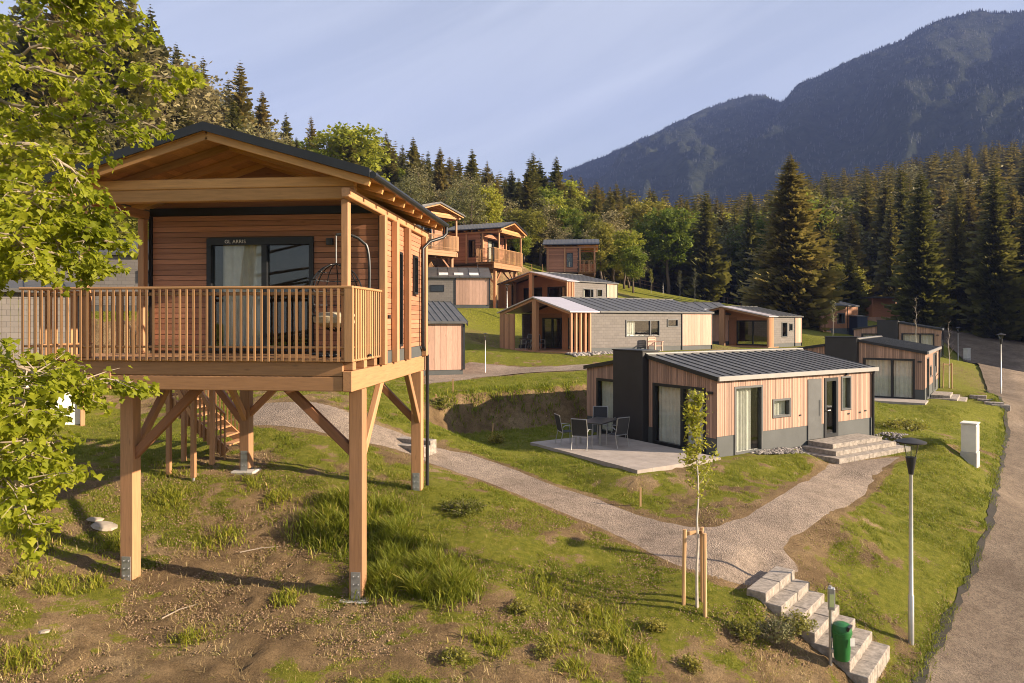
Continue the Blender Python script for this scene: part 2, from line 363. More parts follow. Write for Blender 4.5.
ST_A = Vector((-ST_R.y, ST_R.x, 0)); ST_C = [tuple((b + ST_A * s + ST_R * e)[:2]) for b, s, e in ((ST_0, -.95, -.5), (ST_0, .95, -.5), (ST_1, .95, .1), (ST_1, -.95, .1))]
def ground(x, y):
    x = np.atleast_1d(np.asarray(x, float)); y = np.atleast_1d(np.asarray(y, float))
    z = tps(x, y)
    for poly, lev, tr in PADS:
        m = (np.abs(x - poly[0][0]) < 30) & (np.abs(y - poly[0][1]) < 30)
        if m.any():
            wgt = 1 - sstep(sdpoly(x[m], y[m], poly) / tr); z[m] = z[m] * (1 - wgt) + lev * wgt
    m = (np.abs(x - 6) < 3.5) & (np.abs(y - 13.4) < 3.5)
    if m.any():
        t = ((x[m] - ST_0.x) * ST_R.x + (y[m] - ST_0.y) * ST_R.y) / ST_LEN; t = np.clip(t, -.1, 1.05)
        wgt = 1 - sstep(sdpoly(x[m], y[m], ST_C) / .7); z[m] = z[m] * (1 - wgt) + (ST_Z - .25 - 1.03 * t) * wgt
    m = (x > 0) & (y < 110)
    if m.any():
        d = sdpoly(x[m], y[m], ROADP); z[m] -= 0.10 * (1 - sstep((d + 0.15) / 0.6))
    return z
def gz(x, y): return float(ground(x, y)[0])
def hit(px, py, y0=7.0, y1=160.0):
    ys = np.exp(np.linspace(math.log(y0), math.log(y1), 900)); xs = (px - CX) / F * ys; zs = -(py - HY) / F * ys
    d = zs - ground(xs, ys); i = int(np.argmax(d < 0))
    if i == 0: i = 1
    t = d[i - 1] / (d[i - 1] - d[i]); Y = ys[i - 1] + t * (ys[i] - ys[i - 1])
    return Vector(((px - CX) / F * Y, Y, gz((px - CX) / F * Y, Y)))

# gravel path outline from paired edges
PATH = [((250,404),(250,425)),((310,402),(305,429)),((360,418),(352,440)),((400,433),(396,449)),((432,447),(430,463)),((466,453),(475,478)),((508,467),(530,499)),
 ((550,484),(560,511)),((591,497),(590,523)),((620,509),(622,538)),((664,522),(673,563)),((704,528),(712,577)),((722,525),(768,583)),((734,520),(800,572)),((747,515),(784,548)),((775,498),(806,528)),((808,480),(843,507)),((826,467),(874,481)),((838,462),(899,457))]
PATH2 = [((425,372),(425,384)),((464,365),(464,380)),((482,364),(482,377)),((529,367.5),(529,373)),((585,365),(587,370)),((640,361),(640,365))]
def edges3(pairs): return [(hit(*a), hit(*b)) for a, b in pairs]
PE = edges3(PATH); PE2 = edges3(PATH2)
PATHP = [(a.x, a.y) for a, b in PE] + [(b.x, b.y) for a, b in PE][::-1]
PATHP2 = [(a.x, a.y) for a, b in PE2] + [(b.x, b.y) for a, b in PE2][::-1]
# where grass is thick / thin (centre, radius, weight), from the look of the meadow
BL = [(hit(px, py), r, wgt) for px, py, r, wgt in [
 (60,650,3.0,-.11),(200,600,1.6,-.15),(300,640,2.2,-.12),(300,560,1.5,-.16),(420,640,1.6,-.03),(560,660,1.4,-.04),(720,665,1.3,-.20),(790,600,.9,-.2),
 (160,540,1.3,.12),(60,560,1.2,.16),(130,520,.8,.2),(400,545,1.5,.32),(350,520,1.2,.28),(460,500,1.4,.14),(520,540,2.0,.16),(620,600,1.8,.10),(560,600,1.8,.06),(740,610,1.0,.30),
 (600,480,2.0,.12),(680,500,1.4,-.02),(560,460,2.0,.2),(480,420,2.5,.15),(870,540,2.4,.14),(930,500,3.0,.18),(960,420,5.0,.22),(900,450,3,.18),(810,525,.7,-.3),(850,590,1.0,.05),(950,560,1.2,.25),(840,500,.8,-.15),
 (520,385,4.0,.3),(210,470,2.2,.12),(300,470,1.4,-.1),(240,540,1.5,-.16),(330,440,1.5,.15),(100,430,3,.2)]]
def grassiness(x, y):
    g = 0.49 + 0.85 * (fbm(x * 0.9, y * 0.9, 4, 3) - 0.5) + 1.0 * (fbm(x * 2.7, y * 2.7, 4, 11, .6) - 0.5)
    for c, r, wgt in BL: g = g + wgt * np.exp(-((x - c.x) ** 2 + (y - c.y) ** 2) / (2 * r * r))
    g = g + 0.20 * sstep((y - 24) / 12)
    for pp in (PATHP, PATHP2):
        g = g - 0.8 * (1 - sstep((sdpoly(x, y, pp) - 0.02) / 0.28))
    return np.clip((g - 0.36) / 0.30, 0, 1)
def axis(segs):
    o = [segs[0][0]]
    for a, b, s0, s1 in segs:
        p = a
        while p < b - 1e-6:
            t = (p - a) / (b - a); p = min(b, p + s0 + (s1 - s0) * t); o.append(p)
    return np.array(sorted(set(np.round(o, 4))))
xs = axis([(-900, -120, 60, 25), (-120, -24, 10, 1.5), (-24, -10, 0.7, 0.14), (-10, 10, 0.115, 0.115), (10, 26, 0.14, 0.5), (26, 120, 0.8, 8), (120, 900, 14, 70)])
ys = axis([(-60, 7, 12, 0.8), (7, 16, 0.095, 0.10), (16, 30, 0.11, 0.16), (30, 70, 0.2, 0.9), (70, 200, 1.2, 6), (200, 700, 12, 50)])
GX, GY = np.meshgrid(xs, ys); gx = GX.ravel(); gy = GY.ravel(); gzv = ground(gx, gy)
near = (gy > 6) & (gy < 45) & (gx > -26) & (gx < 34)
gr = np.full(gx.shape, 0.75); gr[near] = grassiness(gx[near], gy[near])
far = ~near; gr[far] = np.clip(0.75 + 1.2 * (fbm(gx[far] * .15, gy[far] * .15, 3, 5) - .5), 0, 1)
dp = sdpoly(gx[near], gy[near], PATHP); dp2 = sdpoly(gx[near], gy[near], PATHP2); dr = sdpoly(gx[near], gy[near], ROADP)
dpp = np.minimum(np.minimum(dp, dp2), dr)
rough = sstep((dpp - 0.05) / 0.4)
dz = (fbm(gx[near] * 1.1, gy[near] * 1.1, 3, 21) - .5) * 0.10 + (fbm(gx[near] * 4, gy[near] * 4, 4, 31, .65) - .5) * 0.12 * (1.3 - gr[near])
stp = np.hypot(ground(gx[near] + .2, gy[near]) - gzv[near], ground(gx[near], gy[near] + .2) - gzv[near]) / .2
dz += (fbm(gx[near] * 2.6, gy[near] * 2.6 , 4, 35) - .5) * 0.30 * sstep((stp - .45) / .3)
gr[near] = gr[near] * (1 - .9 * sstep((stp - .58) / .25) * (dr > 1.3) * (gy[near] > 23.2))
dz += np.maximum(vnoise(gx[near] * 9, gy[near] * 9, 8) - .72, 0) * 0.16 * (1 - gr[near])
gzv[near] += dz * rough - 0.045 * (1 - sstep((dpp + 0.28) / 0.28))
V = np.stack([gx, gy, gzv], 1); nx, ny = len(xs), len(ys)
ii = (np.arange(ny - 1)[:, None] * nx + np.arange(nx - 1)[None]).ravel()
me = np_mesh('ground', V, np.stack([ii, ii + 1, ii + nx + 1, ii + nx], 1), smooth=True)
a_ = me.attributes.new('grass', 'FLOAT', 'POINT'); a_.data.foreach_set('value', gr.astype(np.float32))
def groundmat():
    m, n, l, b, o = newmat('ground_soil')
    t = n.new('ShaderNodeTexCoord').outputs['Object']; g = attr(n, 'grass').outputs['Fac']
    nA = noise(n, l, t, 0.6, 5).outputs['Fac']; nB = noise(n, l, t, 7, 6, 0.7).outputs['Fac']; nC = noise(n, l, t, 28, 5, 0.7).outputs['Fac']
    soil = ramp(n, l, nA, [(0.3, (0.155, 0.104, 0.054)), (0.55, (0.26, 0.18, 0.095)), (0.75, (0.37, 0.278, 0.16))]).outputs['Color']
    sp = ramp(n, l, noise(n, l, t, 46, 5, 0.8).outputs['Fac'], [(0.32, (0.30, 0.28, 0.26)), (0.5, (1, 1, 1)), (0.7, (1.45, 1.42, 1.36))]).outputs['Color']
    soil = mixc(n, l, 0.9, soil, mixc(n, l, 1.0, soil, sp, 'MULTIPLY'))
    md = ramp(n, l, noise(n, l, t, 3.2, 5, 0.7).outputs['Fac'], [(0.3, (0.66, 0.63, 0.6)), (0.6, (1.12, 1.1, 1.08))]).outputs['Color']
    soil = mixc(n, l, 1.0, soil, md, 'MULTIPLY')
    gn = ramp(n, l, nB, [(0.28, (0.10, 0.112, 0.012)), (0.52, (0.175, 0.18, 0.018)), (0.75, (0.28, 0.24, 0.05))]).outputs['Color']
    f = mathn(n, l, 'ADD', g, mathn(n, l, 'MULTIPLY', mathn(n, l, 'SUBTRACT', nB, 0.5), 1.5))
    f = mathn(n, l, 'ADD', f, mathn(n, l, 'MULTIPLY', mathn(n, l, 'SUBTRACT', nC, 0.5), 1.5))
    mr = n.new('ShaderNodeMapRange'); mr.inputs['From Min'].default_value = 0.40; mr.inputs['From Max'].default_value = 0.60; l(f, mr.inputs['Value'])
    # cut banks are bare soil: steep ground shows earth
    ge = n.new('ShaderNodeNewGeometry'); sx = n.new('ShaderNodeSeparateXYZ'); l(ge.outputs['True Normal'], sx.inputs['Vector'])
    st = n.new('ShaderNodeMapRange'); st.inputs['From Min'].default_value = 0.55; st.inputs['From Max'].default_value = 0.66; l(sx.outputs['Z'], st.inputs['Value'])
    fac = mathn(n, l, 'MULTIPLY', mr.outputs['Result'], st.outputs['Result'])
    l(mixc(n, l, fac, soil, gn), b.inputs['Base Color'])
    b.inputs['Roughness'].default_value = 0.95; b.inputs['Specular IOR Level'].default_value = 0.15
    nD = noise(n, l, t, 75, 4, 0.75).outputs['Fac']
    h = mathn(n, l, 'ADD', mathn(n, l, 'ADD', mathn(n, l, 'MULTIPLY', nB, 0.7), mathn(n, l, 'MULTIPLY', nC, 0.6)), mathn(n, l, 'MULTIPLY', nD, 0.35))
    l(bump(n, l, h, 1.0, 0.10), b.inputs['Normal'])
    return m
tag(link('ground', me, groundmat()), kind='structure')

def gravel(name, c0, c1, c2, track=False):
    m, n, l, b, o = newmat(name)
    t = n.new('ShaderNodeTexCoord').outputs['Object']
    nA = noise(n, l, t, 0.5, 5).outputs['Fac']; vo = n.new('ShaderNodeTexVoronoi'); vo.inputs['Scale'].default_value = 33; l(t, vo.inputs['Vector'])
    nC = noise(n, l, t, 16, 6, 0.75).outputs['Fac']
    c = ramp(n, l, nA, [(0.3, c0), (0.6, c1), (0.8, c2)]).outputs['Color']
    sp = ramp(n, l, vo.outputs['Color'], [(0.1, (0.5, 0.5, 0.5)), (0.55, (1, 1, 1)), (0.95, (1.4, 1.38, 1.35))]).outputs['Color']
    c = mixc(n, l, 0.75, c, mixc(n, l, 1.0, c, sp, 'MULTIPLY')); c = mixc(n, l, mathn(n, l, 'MULTIPLY', nC, 0.5), c, mul(c0, 0.6))
    md = ramp(n, l, noise(n, l, t, 2.4, 6, 0.75).outputs['Fac'], [(0.3, (0.70, 0.68, 0.66)), (0.5, (1, 1, 1)), (0.7, (1.25, 1.24, 1.22))]).outputs['Color']; c = mixc(n, l, 1.0, c, md, 'MULTIPLY')
    if track:
        u = attr(n, 'across').outputs['Fac']
        tr = ramp(n, l, mathn(n, l, 'ADD', u, mathn(n, l, 'MULTIPLY', mathn(n, l, 'SUBTRACT', nA, .5), .16)), [(0.0, (.75, .75, .75)), (0.2, (.85, .85, .85)), (0.3, (1.28, 1.26, 1.22)), (0.42, (.9, .9, .9)), (0.6, (1.25, 1.22, 1.2)), (0.8, (.95, .95, .95))]).outputs['Color']
        c = mixc(n, l, 1.0, c, tr, 'MULTIPLY')
    l(c, b.inputs['Base Color']); b.inputs['Roughness'].default_value = 0.95; b.inputs['Specular IOR Level'].default_value = 0.15
    l(bump(n, l, mathn(n, l, 'ADD', vo.outputs['Distance'], nC), 0.6, 0.03), b.inputs['Normal'])
    return m
gravel('path_gravel', (0.235, 0.185, 0.145), (0.32, 0.255, 0.20), (0.39, 0.315, 0.25))
gravel('road_gravel', (0.19, 0.145, 0.105), (0.27, 0.21, 0.155), (0.34, 0.275, 0.21), True)
def strip(name, left, right, mat, lift, nu=10, nv=8, wob=0.0):
    def res(pts, k):
        d = [0]
        for a, b in zip(pts, pts[1:]): d.append(d[-1] + math.hypot(b[0] - a[0], b[1] - a[1]))
        # Catmull-Rom through the points
        o = []
        for i in range(len(pts) - 1):
            p0, p1, p2, p3 = pts[max(i - 1, 0)], pts[i], pts[i + 1], pts[min(i + 2, len(pts) - 1)]
            for j in range(k):
                t = j / k; o.append([0.5 * (2 * p1[c] + (p2[c] - p0[c]) * t + (2 * p0[c] - 5 * p1[c] + 4 * p2[c] - p3[c]) * t * t + (3 * p1[c] - p0[c] - 3 * p2[c] + p3[c]) * t ** 3) for c in (0, 1)])
        o.append(list(pts[-1][:2])); return np.array(o)
    Lp = res(left, nu); Rp = res(right, nu); k = len(Lp); nrm = Rp - Lp
    wl = np.linalg.norm(nrm, axis=1, keepdims=True) + 1e-6
    e1 = (fbm(Lp[:, 0] * 2.2, Lp[:, 1] * 2.2, 3, 71) - .5)[:, None] * wob; e2 = (fbm(Rp[:, 0] * 2.2, Rp[:, 1] * 2.2, 3, 72) - .5)[:, None] * wob
    Lp = Lp + nrm / wl * e1; Rp = Rp + nrm / wl * e2
    t = np.linspace(0, 1, nv + 1)
    G = Lp[:, None] * (1 - t)[None, :, None] + Rp[:, None] * t[None, :, None]
    X = G[..., 0].ravel(); Y = G[..., 1].ravel(); Z = ground(X, Y) + lift + np.clip((Y - 32) / 30, 0, 1) * .22
    i = (np.arange(k - 1)[:, None] * (nv + 1) + np.arange(nv)[None]).ravel()
    fs = np.stack([i, i + 1, i + nv + 2, i + nv + 1], 1)
    v = np.stack([X, Y, Z], 1)
    nz = np.cross(v[fs[0][1]] - v[fs[0][0]], v[fs[0][3]] - v[fs[0][0]])[2]
    if nz < 0: fs = fs[:, ::-1]
    me = np_mesh(name, v, fs, smooth=True)
    a = me.attributes.new('across', 'FLOAT', 'POINT'); a.data.foreach_set('value', np.tile(t, k).astype(np.float32))
    return tag(link(name, me, mat), kind='structure')
strip('gravel_path', [(a.x, a.y) for a, b in PE], [(b.x, b.y) for a, b in PE], M['path_gravel'], 0.0, 8, 14, 0.22)
strip('gravel_path', [(a.x, a.y) for a, b in PE2], [(b.x, b.y) for a, b in PE2], M['path_gravel'], 0.0, 8, 10, 0.25)
strip('road', ROAD_L, ROAD_R, M['road_gravel'], 0.0, 12, 24, 0.25)

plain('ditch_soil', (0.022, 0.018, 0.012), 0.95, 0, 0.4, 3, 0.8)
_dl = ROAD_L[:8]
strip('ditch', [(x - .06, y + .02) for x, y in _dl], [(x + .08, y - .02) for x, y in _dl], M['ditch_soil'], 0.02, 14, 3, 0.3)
# ------------------------------------------------------------------ building kit
def side_map(side, L, W):
    return {'front': lambda a, d: (a, d), 'back': lambda a, d: (L - a, W - d), 'left': lambda a, d: (d, W - a), 'leftr': lambda a, d: (d, a),
            'right': lambda a, d: (L - d, a)}[side]
def mbox(mb, mp, a0, a1, d0, d1, z0, z1):
    x0, y0 = mp(a0, d0); x1, y1 = mp(a1, d1); mb.box(x0, x1, y0, y1, z0, z1)
def panel(mb, mp, a0, a1, z0, z1, d0, d1, ops):
    """rectangular wall with rectangular holes"""
    A = sorted({a0, a1, *[min(max(o[i], a0), a1) for o in ops for i in (0, 1)]}); Z = sorted({z0, z1, *[min(max(o[i], z0), z1) for o in ops for i in (2, 3)]})
    for i in range(len(A) - 1):
        j = 0
        while j < len(Z) - 1:
            def hole(jj): 
                ca, cz = (A[i] + A[i + 1]) / 2, (Z[jj] + Z[jj + 1]) / 2
                return any(o[0] < ca < o[1] and o[2] < cz < o[3] for o in ops)
            if hole(j): j += 1; continue
            k = j
            while k + 1 < len(Z) - 1 and not hole(k + 1): k += 1
            mbox(mb, mp, A[i], A[i + 1], d0, d1, Z[j], Z[k + 1]); j = k + 1
def slats(mb, mp, a0, a1, z0, ztop, d0, d1, ops, pitch, gap):
    """vertical boards with openings left out; ztop is a function of a"""
    n = max(1, round((a1 - a0) / pitch)); p = (a1 - a0) / n
    for i in range(n):
        s0, s1 = a0 + i * p + gap / 2, a0 + (i + 1) * p - gap / 2; c = (s0 + s1) / 2
        iv = [(z0, ztop(c))]
        for o in ops:
            if o[0] < c < o[1]:
                nv = []
                for lo, hi in iv:
                    if o[2] > lo: nv.append((lo, min(hi, o[2])))
                    if o[3] < hi: nv.append((max(lo, o[3]), hi))
                iv = [(lo, hi) for lo, hi in nv if hi - lo > 0.01]
        dj = random.uniform(-0.003, 0.003)
        for lo, hi in iv: mbox(mb, mp, s0, s1, d0 + dj, d1, lo, hi)
def hboards(mb, mp, a0, a1, z0, z1, d0, d1, ops, pitch, gap):
    n = max(1, round((z1 - z0) / pitch)); p = (z1 - z0) / n
    for i in range(n):
        lo, hi = z0 + i * p + gap / 2, z0 + (i + 1) * p - gap / 2; c = (lo + hi) / 2
        iv = [(a0, a1)]
        for o in ops:
            if o[2] < c < o[3]:
                nv = []
                for s, e in iv:
                    if o[0] > s: nv.append((s, min(e, o[0])))
                    if o[1] < e: nv.append((max(s, o[1]), e))
                iv = [(s, e) for s, e in nv if e - s > 0.01]
        dj = random.uniform(-0.003, 0.003)
        for s, e in iv: mbox(mb, mp, s, e, d0 + dj, d1, lo, hi)
def gable_tri(mb, mp, a0, a1, am, z0, z1, d0, d1):
    q = lambda a, d, z: (*mp(a, d), z)
    A = q(a0, d0, z0); B = q(a0, d1, z0)
    mb.prism([q(a0, d0, z0), q(a1, d0, z0), q(am, d0, z1)], Vector(B) - Vector(A))
def window(root, mp, a0, a1, z0, z1, fr=0.07, mull=(), curtain=None, frame_mat='dark_metal', name='window', out=-0.05, sill=False):
    mb = MB()
    mbox(mb, mp, a0, a0 + fr, out, 0.09, z0, z1); mbox(mb, mp, a1 - fr, a1, out, 0.09, z0, z1)
    mbox(mb, mp, a0 + fr, a1 - fr, out, 0.09, z0, z0 + fr); mbox(mb, mp, a0 + fr, a1 - fr, out, 0.09, z1 - fr, z1)
    for m_ in mull: mbox(mb, mp, m_ - fr * .6, m_ + fr * .6, out + .01, 0.085, z0 + fr, z1 - fr)
    w_ = mb.build(name, M[frame_mat], root)
    g = MB(); mbox(g, mp, a0 + fr - .003, a1 - fr + .003, 0.03, 0.04, z0 + fr - .003, z1 - fr + .003); g.build('pane', M['glass'], w_)
    if curtain:
        for (c0, c1) in curtain: curt(w_, mp, c0, c1, z0 + fr * .5, z1 - fr * .3)
    return w_
def curt(par, mp, a0, a1, z0, z1, d=0.17):
    n = max(8, int((a1 - a0) / 0.02)); vs = []; fs = []
    ph = random.random() * 6
    for i in range(n + 1):
        a = a0 + (a1 - a0) * i / n; dd = d + 0.03 * math.sin(a * 38 + ph + 1.2 * math.sin(a * 9)); x, y = mp(a, dd)
        vs += [(x, y, z0), (x, y, z1)]
    for i in range(n): fs.append((2 * i, 2 * i + 2, 2 * i + 3, 2 * i + 1))
    return link('curtain', np_mesh('curtain', vs, fs, smooth=True), M['curtain'], par)
def roof_gable_x(root, x0, x1, y0, y1, ym, ze, zr, t, mat, seam=0.0, seamw=0.03, fascia=None):
    """gable roof, ridge along x at y=ym; thickness t"""
    mb = MB()
    mb.prism([(x0, y0, ze), (x0, ym, zr), (x0, ym, zr + t), (x0, y0, ze + t)], (x1 - x0, 0, 0))
    mb.prism([(x0, ym, zr), (x0, y1, ze), (x0, y1, ze + t), (x0, ym, zr + t)], (x1 - x0, 0, 0))
    if seam:
        n = int((x1 - x0) / seam)
        for i in range(1, n):
            x = x0 + (x1 - x0) * i / n
            for ya in (y0, y1):
                s_ = 0.03 if ya == y0 else -0.03
                mb.bar((x, ya + s_, ze + t + .014), (x, ym, zr + t + .014), seamw, 0.034)
    mb.bar((x0 - .004, ym, zr + t + .01), (x1 + .004, ym, zr + t + .01), 0.16, 0.05)
    r = mb.build('roof', M[mat], root)
    return r

def steps_block(name, org, yaw, w, d, n, rise, label, group, zt):
    """three sided entrance steps, top platform w x d in front (-y) of a wall, origin at wall line centre"""
    root = empty(name, (org[0], org[1], zt - n * rise), yaw, label, 'steps', group)
    for i in range(n):
        e = 0.33 * (n - 1 - i); z0 = i * rise; mb = MB(); dd = d + e
        nb = 3 + (n - 1 - i)
        xs_ = np.linspace(-w / 2 - e, w / 2 + e, nb + 1)
        for k in range(nb): mb.box(xs_[k] + .003, xs_[k + 1] - .003, -dd, -.012, z0 - (0.25 if i == 0 else 0), z0 + rise - .002)
        mb.build('step', M['stone_block'], root, bevel=0.008)
    return root

def larch_bungalow(B, zb, label, chimney=True, group='flat gabled larch bungalows with a charcoal chimney'):
    L, W = B1L, B1W; he, zr_ = 2.40, 2.98; ym = 3.05
    root = empty('bungalow', (B[0], B[1], zb), B[2], label, 'bungalow', group)
    mpF, mpL = side_map('front', L, W), side_map('leftr', L, W); mpR, mpB = side_map('right', L, W), side_map('back', L, W)
    opF = [(.76, 2.12, 0.0, 2.16), (2.63, 3.55, 1.03, 1.65), (4.47, 5.24, .14, 2.23), (5.42, 6.22, .14, 2.23), (6.42, 7.02, 1.03, 2.25)]
    opL = [(.42, 2.80, .04, 2.12), (4.55, 5.85, .04, 2.08)]
    core = MB()
    panel(core, mpF, 0, L, 0, he, 0, .16, opF); panel(core, mpL, .161, W - .161, 0, he, 0, .16, opL)
    panel(core, mpR, .161, W - .161, 0, he, 0, .16, []); panel(core, mpB, 0, L, 0, he, 0, .16, [])
    gable_tri(core, mpL, 0.02, W - .02, ym, he + .001, zr_ - .02, .0, .16); gable_tri(core, mpR, 0.02, W - .02, ym, he + .001, zr_ - .02, .0, .16)
    core.box(.161, L - .161, .161, W - .161, -.2, .02); core.box(.161, L - .161, .161, W - .161, he - .06, he - .002)
    core.box(3.9, 4.0, .161, W - .161, .02, he - .06)
    core.build('wall', M['interior_dark'], root)
    zt = lambda a: he + .02
    def ztg(a): return he + (zr_ - he) * (a / ym if a < ym else (W - a) / (W - ym)) - .01
    cl = MB()
    pF, pG = .64, .58
    cover = [(o[0], o[1], o[2] - .02, o[3]) for o in opF]; coverL = [(o[0], o[1], o[2] - .04, o[3]) for o in opL]
    slats(cl, mpF, -.03, L + .03, pF, zt, -.035, -.002, cover, .082, .012)
    slats(cl, mpL, .0, W, pG, ztg, -.035, -.002, coverL + [(3.0, 4.65, 0, 3)], .085, .012)
    slats(cl, mpR, .0, W, pF, ztg, -.035, -.002, [], .12, .012)
    slats(cl, mpB, -.03, L + .03, pF, zt, -.035, -.002, [], .12, .012)
    cl.build('cladding', M['clad_larch'], root)
    pl = MB()
    panel(pl, mpF, -.02, L + .02, -.65, pF - .004, -.02, -.001, cover); panel(pl, mpL, 0, W, -.25, pG - .004, -.02, -.001, coverL)
    panel(pl, mpR, 0, W, -.25, pF - .004, -.02, -.001, []); panel(pl, mpB, -.02, L + .02, -.25, pF - .004, -.02, -.001, [])
    pl.build('plinth', M['plinth_grey'], root)
    r = roof_gable_x(root, -.10, L + .10, -.12, W + .12, ym, he + .02, zr_ + .01, .07, 'roof_metal', .42, .045)
    fs = MB(); fs.box(-.11, L + .11, -.20, -.123, he - .02, he + .12); fs.build('gutter', M['fascia_metal'], r)
    for xx in (-.135, L + .104):
        eg = MB()
        for ya, yb in ((-.12, ym), (W + .12, ym)):
            eg.prism([(xx, ya, he - .03), (xx, yb, zr_ - .03), (xx, yb, zr_ + .10), (xx, ya, he + .11)], (.03, 0, 0))
        eg.build('verge_trim', M['dark_metal'], r)
    rc = MB(); rc.bar((-.12, ym + .12, zr_ + .13), (L + .12, ym + .12, zr_ + .13), .3, .035); rc.build('ridge_cap', M['fascia_metal'], r)
    if chimney:
        ch = MB(); ch.box(-.27, 0.5, 3.06, 4.62, -.25, 3.18); cb = ch.build('chimney', M['charcoal_panel'], root, bevel=.01)
        cp = MB(); cp.box(-.30, .53, 3.03, 4.65, 3.182, 3.22); cp.build('chimney_cap', M['dark_metal'], cb)
    window(root, mpL, .42, 2.80, .04, 2.12, .10, (1.45,), [(.55, 1.38), (1.52, 2.68)], name='sliding_door')
    window(root, mpL, 4.55, 5.85, .04, 2.08, .10, (), [(4.7, 5.75)])
    window(root, mpF, .76, 2.12, 0.0, 2.16, .07, (), [(.82, 1.75)], 'door_grey')
    window(root, mpF, 2.63, 3.55, 1.03, 1.65, .07, (), [(2.68, 3.5)], 'door_grey')
    window(root, mpF, 6.42, 7.02, 1.03, 2.25, .06, (), [(6.47, 6.97)], 'door_grey')
    d1 = MB(); mbox(d1, mpF, 4.47, 5.24, -.06, .06, .14, 2.23); d = d1.build('door', M['door_grey'], root, bevel=.01)
    hd = MB(); hd.tube([(5.14, -.11, .95), (5.14, -.11, 1.5)], .016); hd.build('handle', M['steel_pole'], d, True)
    dg = window(root, mpF, 5.42, 6.22, .14, 2.23, .12, (), None, 'dark_metal', 'door')
    hd = MB(); hd.tube([(5.5, -.06, 1.1), (5.5, -.12, 1.1), (5.64, -.12, 1.1)], .012); hd.build('handle', M['steel_pole'], dg, True)
    lm = MB(); lm.box(6.66, 6.76, -.12, -.037, 2.28, 2.40); lm.build('wall_lamp', M['black_plastic'], root)
    for a, z in ((4.0, 1.0), (6.8, .86), (7.5, .86), (7.85, .9)): vt = MB(); vt.box(a, a + .1, -.06, -.036, z, z + .05); vt.build('air_vent', M['dark_metal'], root)
    wl = MB(); wl.box(-.1, -.036, .12, .3, 1.95, 2.03); wl.build('wall_lamp', M['black_plastic'], root)
    dp_ = MB(); dp_.tube([(L - .08, -.12, he - .02), (L - .08, -.09, he - .15), (L - .08, -.09, -.1)], .045); dp_.build('downpipe', M['dark_metal'], root, True)
    return root
def patio_slab(B, zb, a0, a1, b0, b1, label):
    root = empty('patio', (B[0], B[1], zb), B[2], label, 'patio', 'paved bungalow terraces')
    mb = MB(); n = 6; m = 8
    for i in range(n):
        for j in range(m):
            x0 = a0 + (a1 - a0) * i / n; x1 = a0 + (a1 - a0) * (i + 1) / n; y0 = b0 + (b1 - b0) * j / m; y1 = b0 + (b1 - b0) * (j + 1) / m
            mb.box(x0 + .003, x1 - .003, y0 + .003, y1 - .003, -.35, .10)
    mb.build('paving', M['slab_paving'], root); return root

bung1 = larch_bungalow(B1, -4.236, 'near larch clad bungalow with grey plinth, charcoal chimney and pale curtains above the gravel path')
patio_slab(B1, -4.236, -3.7, -.33, -.45, 4.9, 'pale stone patio carrying the outdoor table and chairs')
c, s = math.cos(B1[2]), math.sin(B1[2])
st1 = (B1[0] + 5.9 * c + .04 * s, B1[1] + 5.9 * s - .04 * c)
steps_block('entrance_steps', st1, B1[2], 2.9, 0.95, 3, .155, 'broad stone entrance steps below the dark glazed door of the near bungalow', 'stone entrance steps', -4.10)
bung5 = larch_bungalow(B5, -4.05, 'smaller larch bungalow beside the road with wide dark glass sliding door')
patio_slab(B5, -4.05, -2.0, -.33, -.2, 3.9, 'pale terrace slab under the wide glass door of the roadside bungalow')
c, s = math.cos(B5[2]), math.sin(B5[2])
steps_block('entrance_steps', (B5[0] + 4.0 * c + .04 * s, B5[1] + 4.0 * s - .04 * c), B5[2], 2.4, 0.9, 3, .15, 'stone entrance steps on the sunny side of the roadside bungalow', 'stone entrance steps', -3.95)
B6 = (35.2, 58.0, R(58))
larch_bungalow(B6, gz(35.2, 58.0) - .15, 'brown larch bungalow half hidden behind the roadside bungalow')

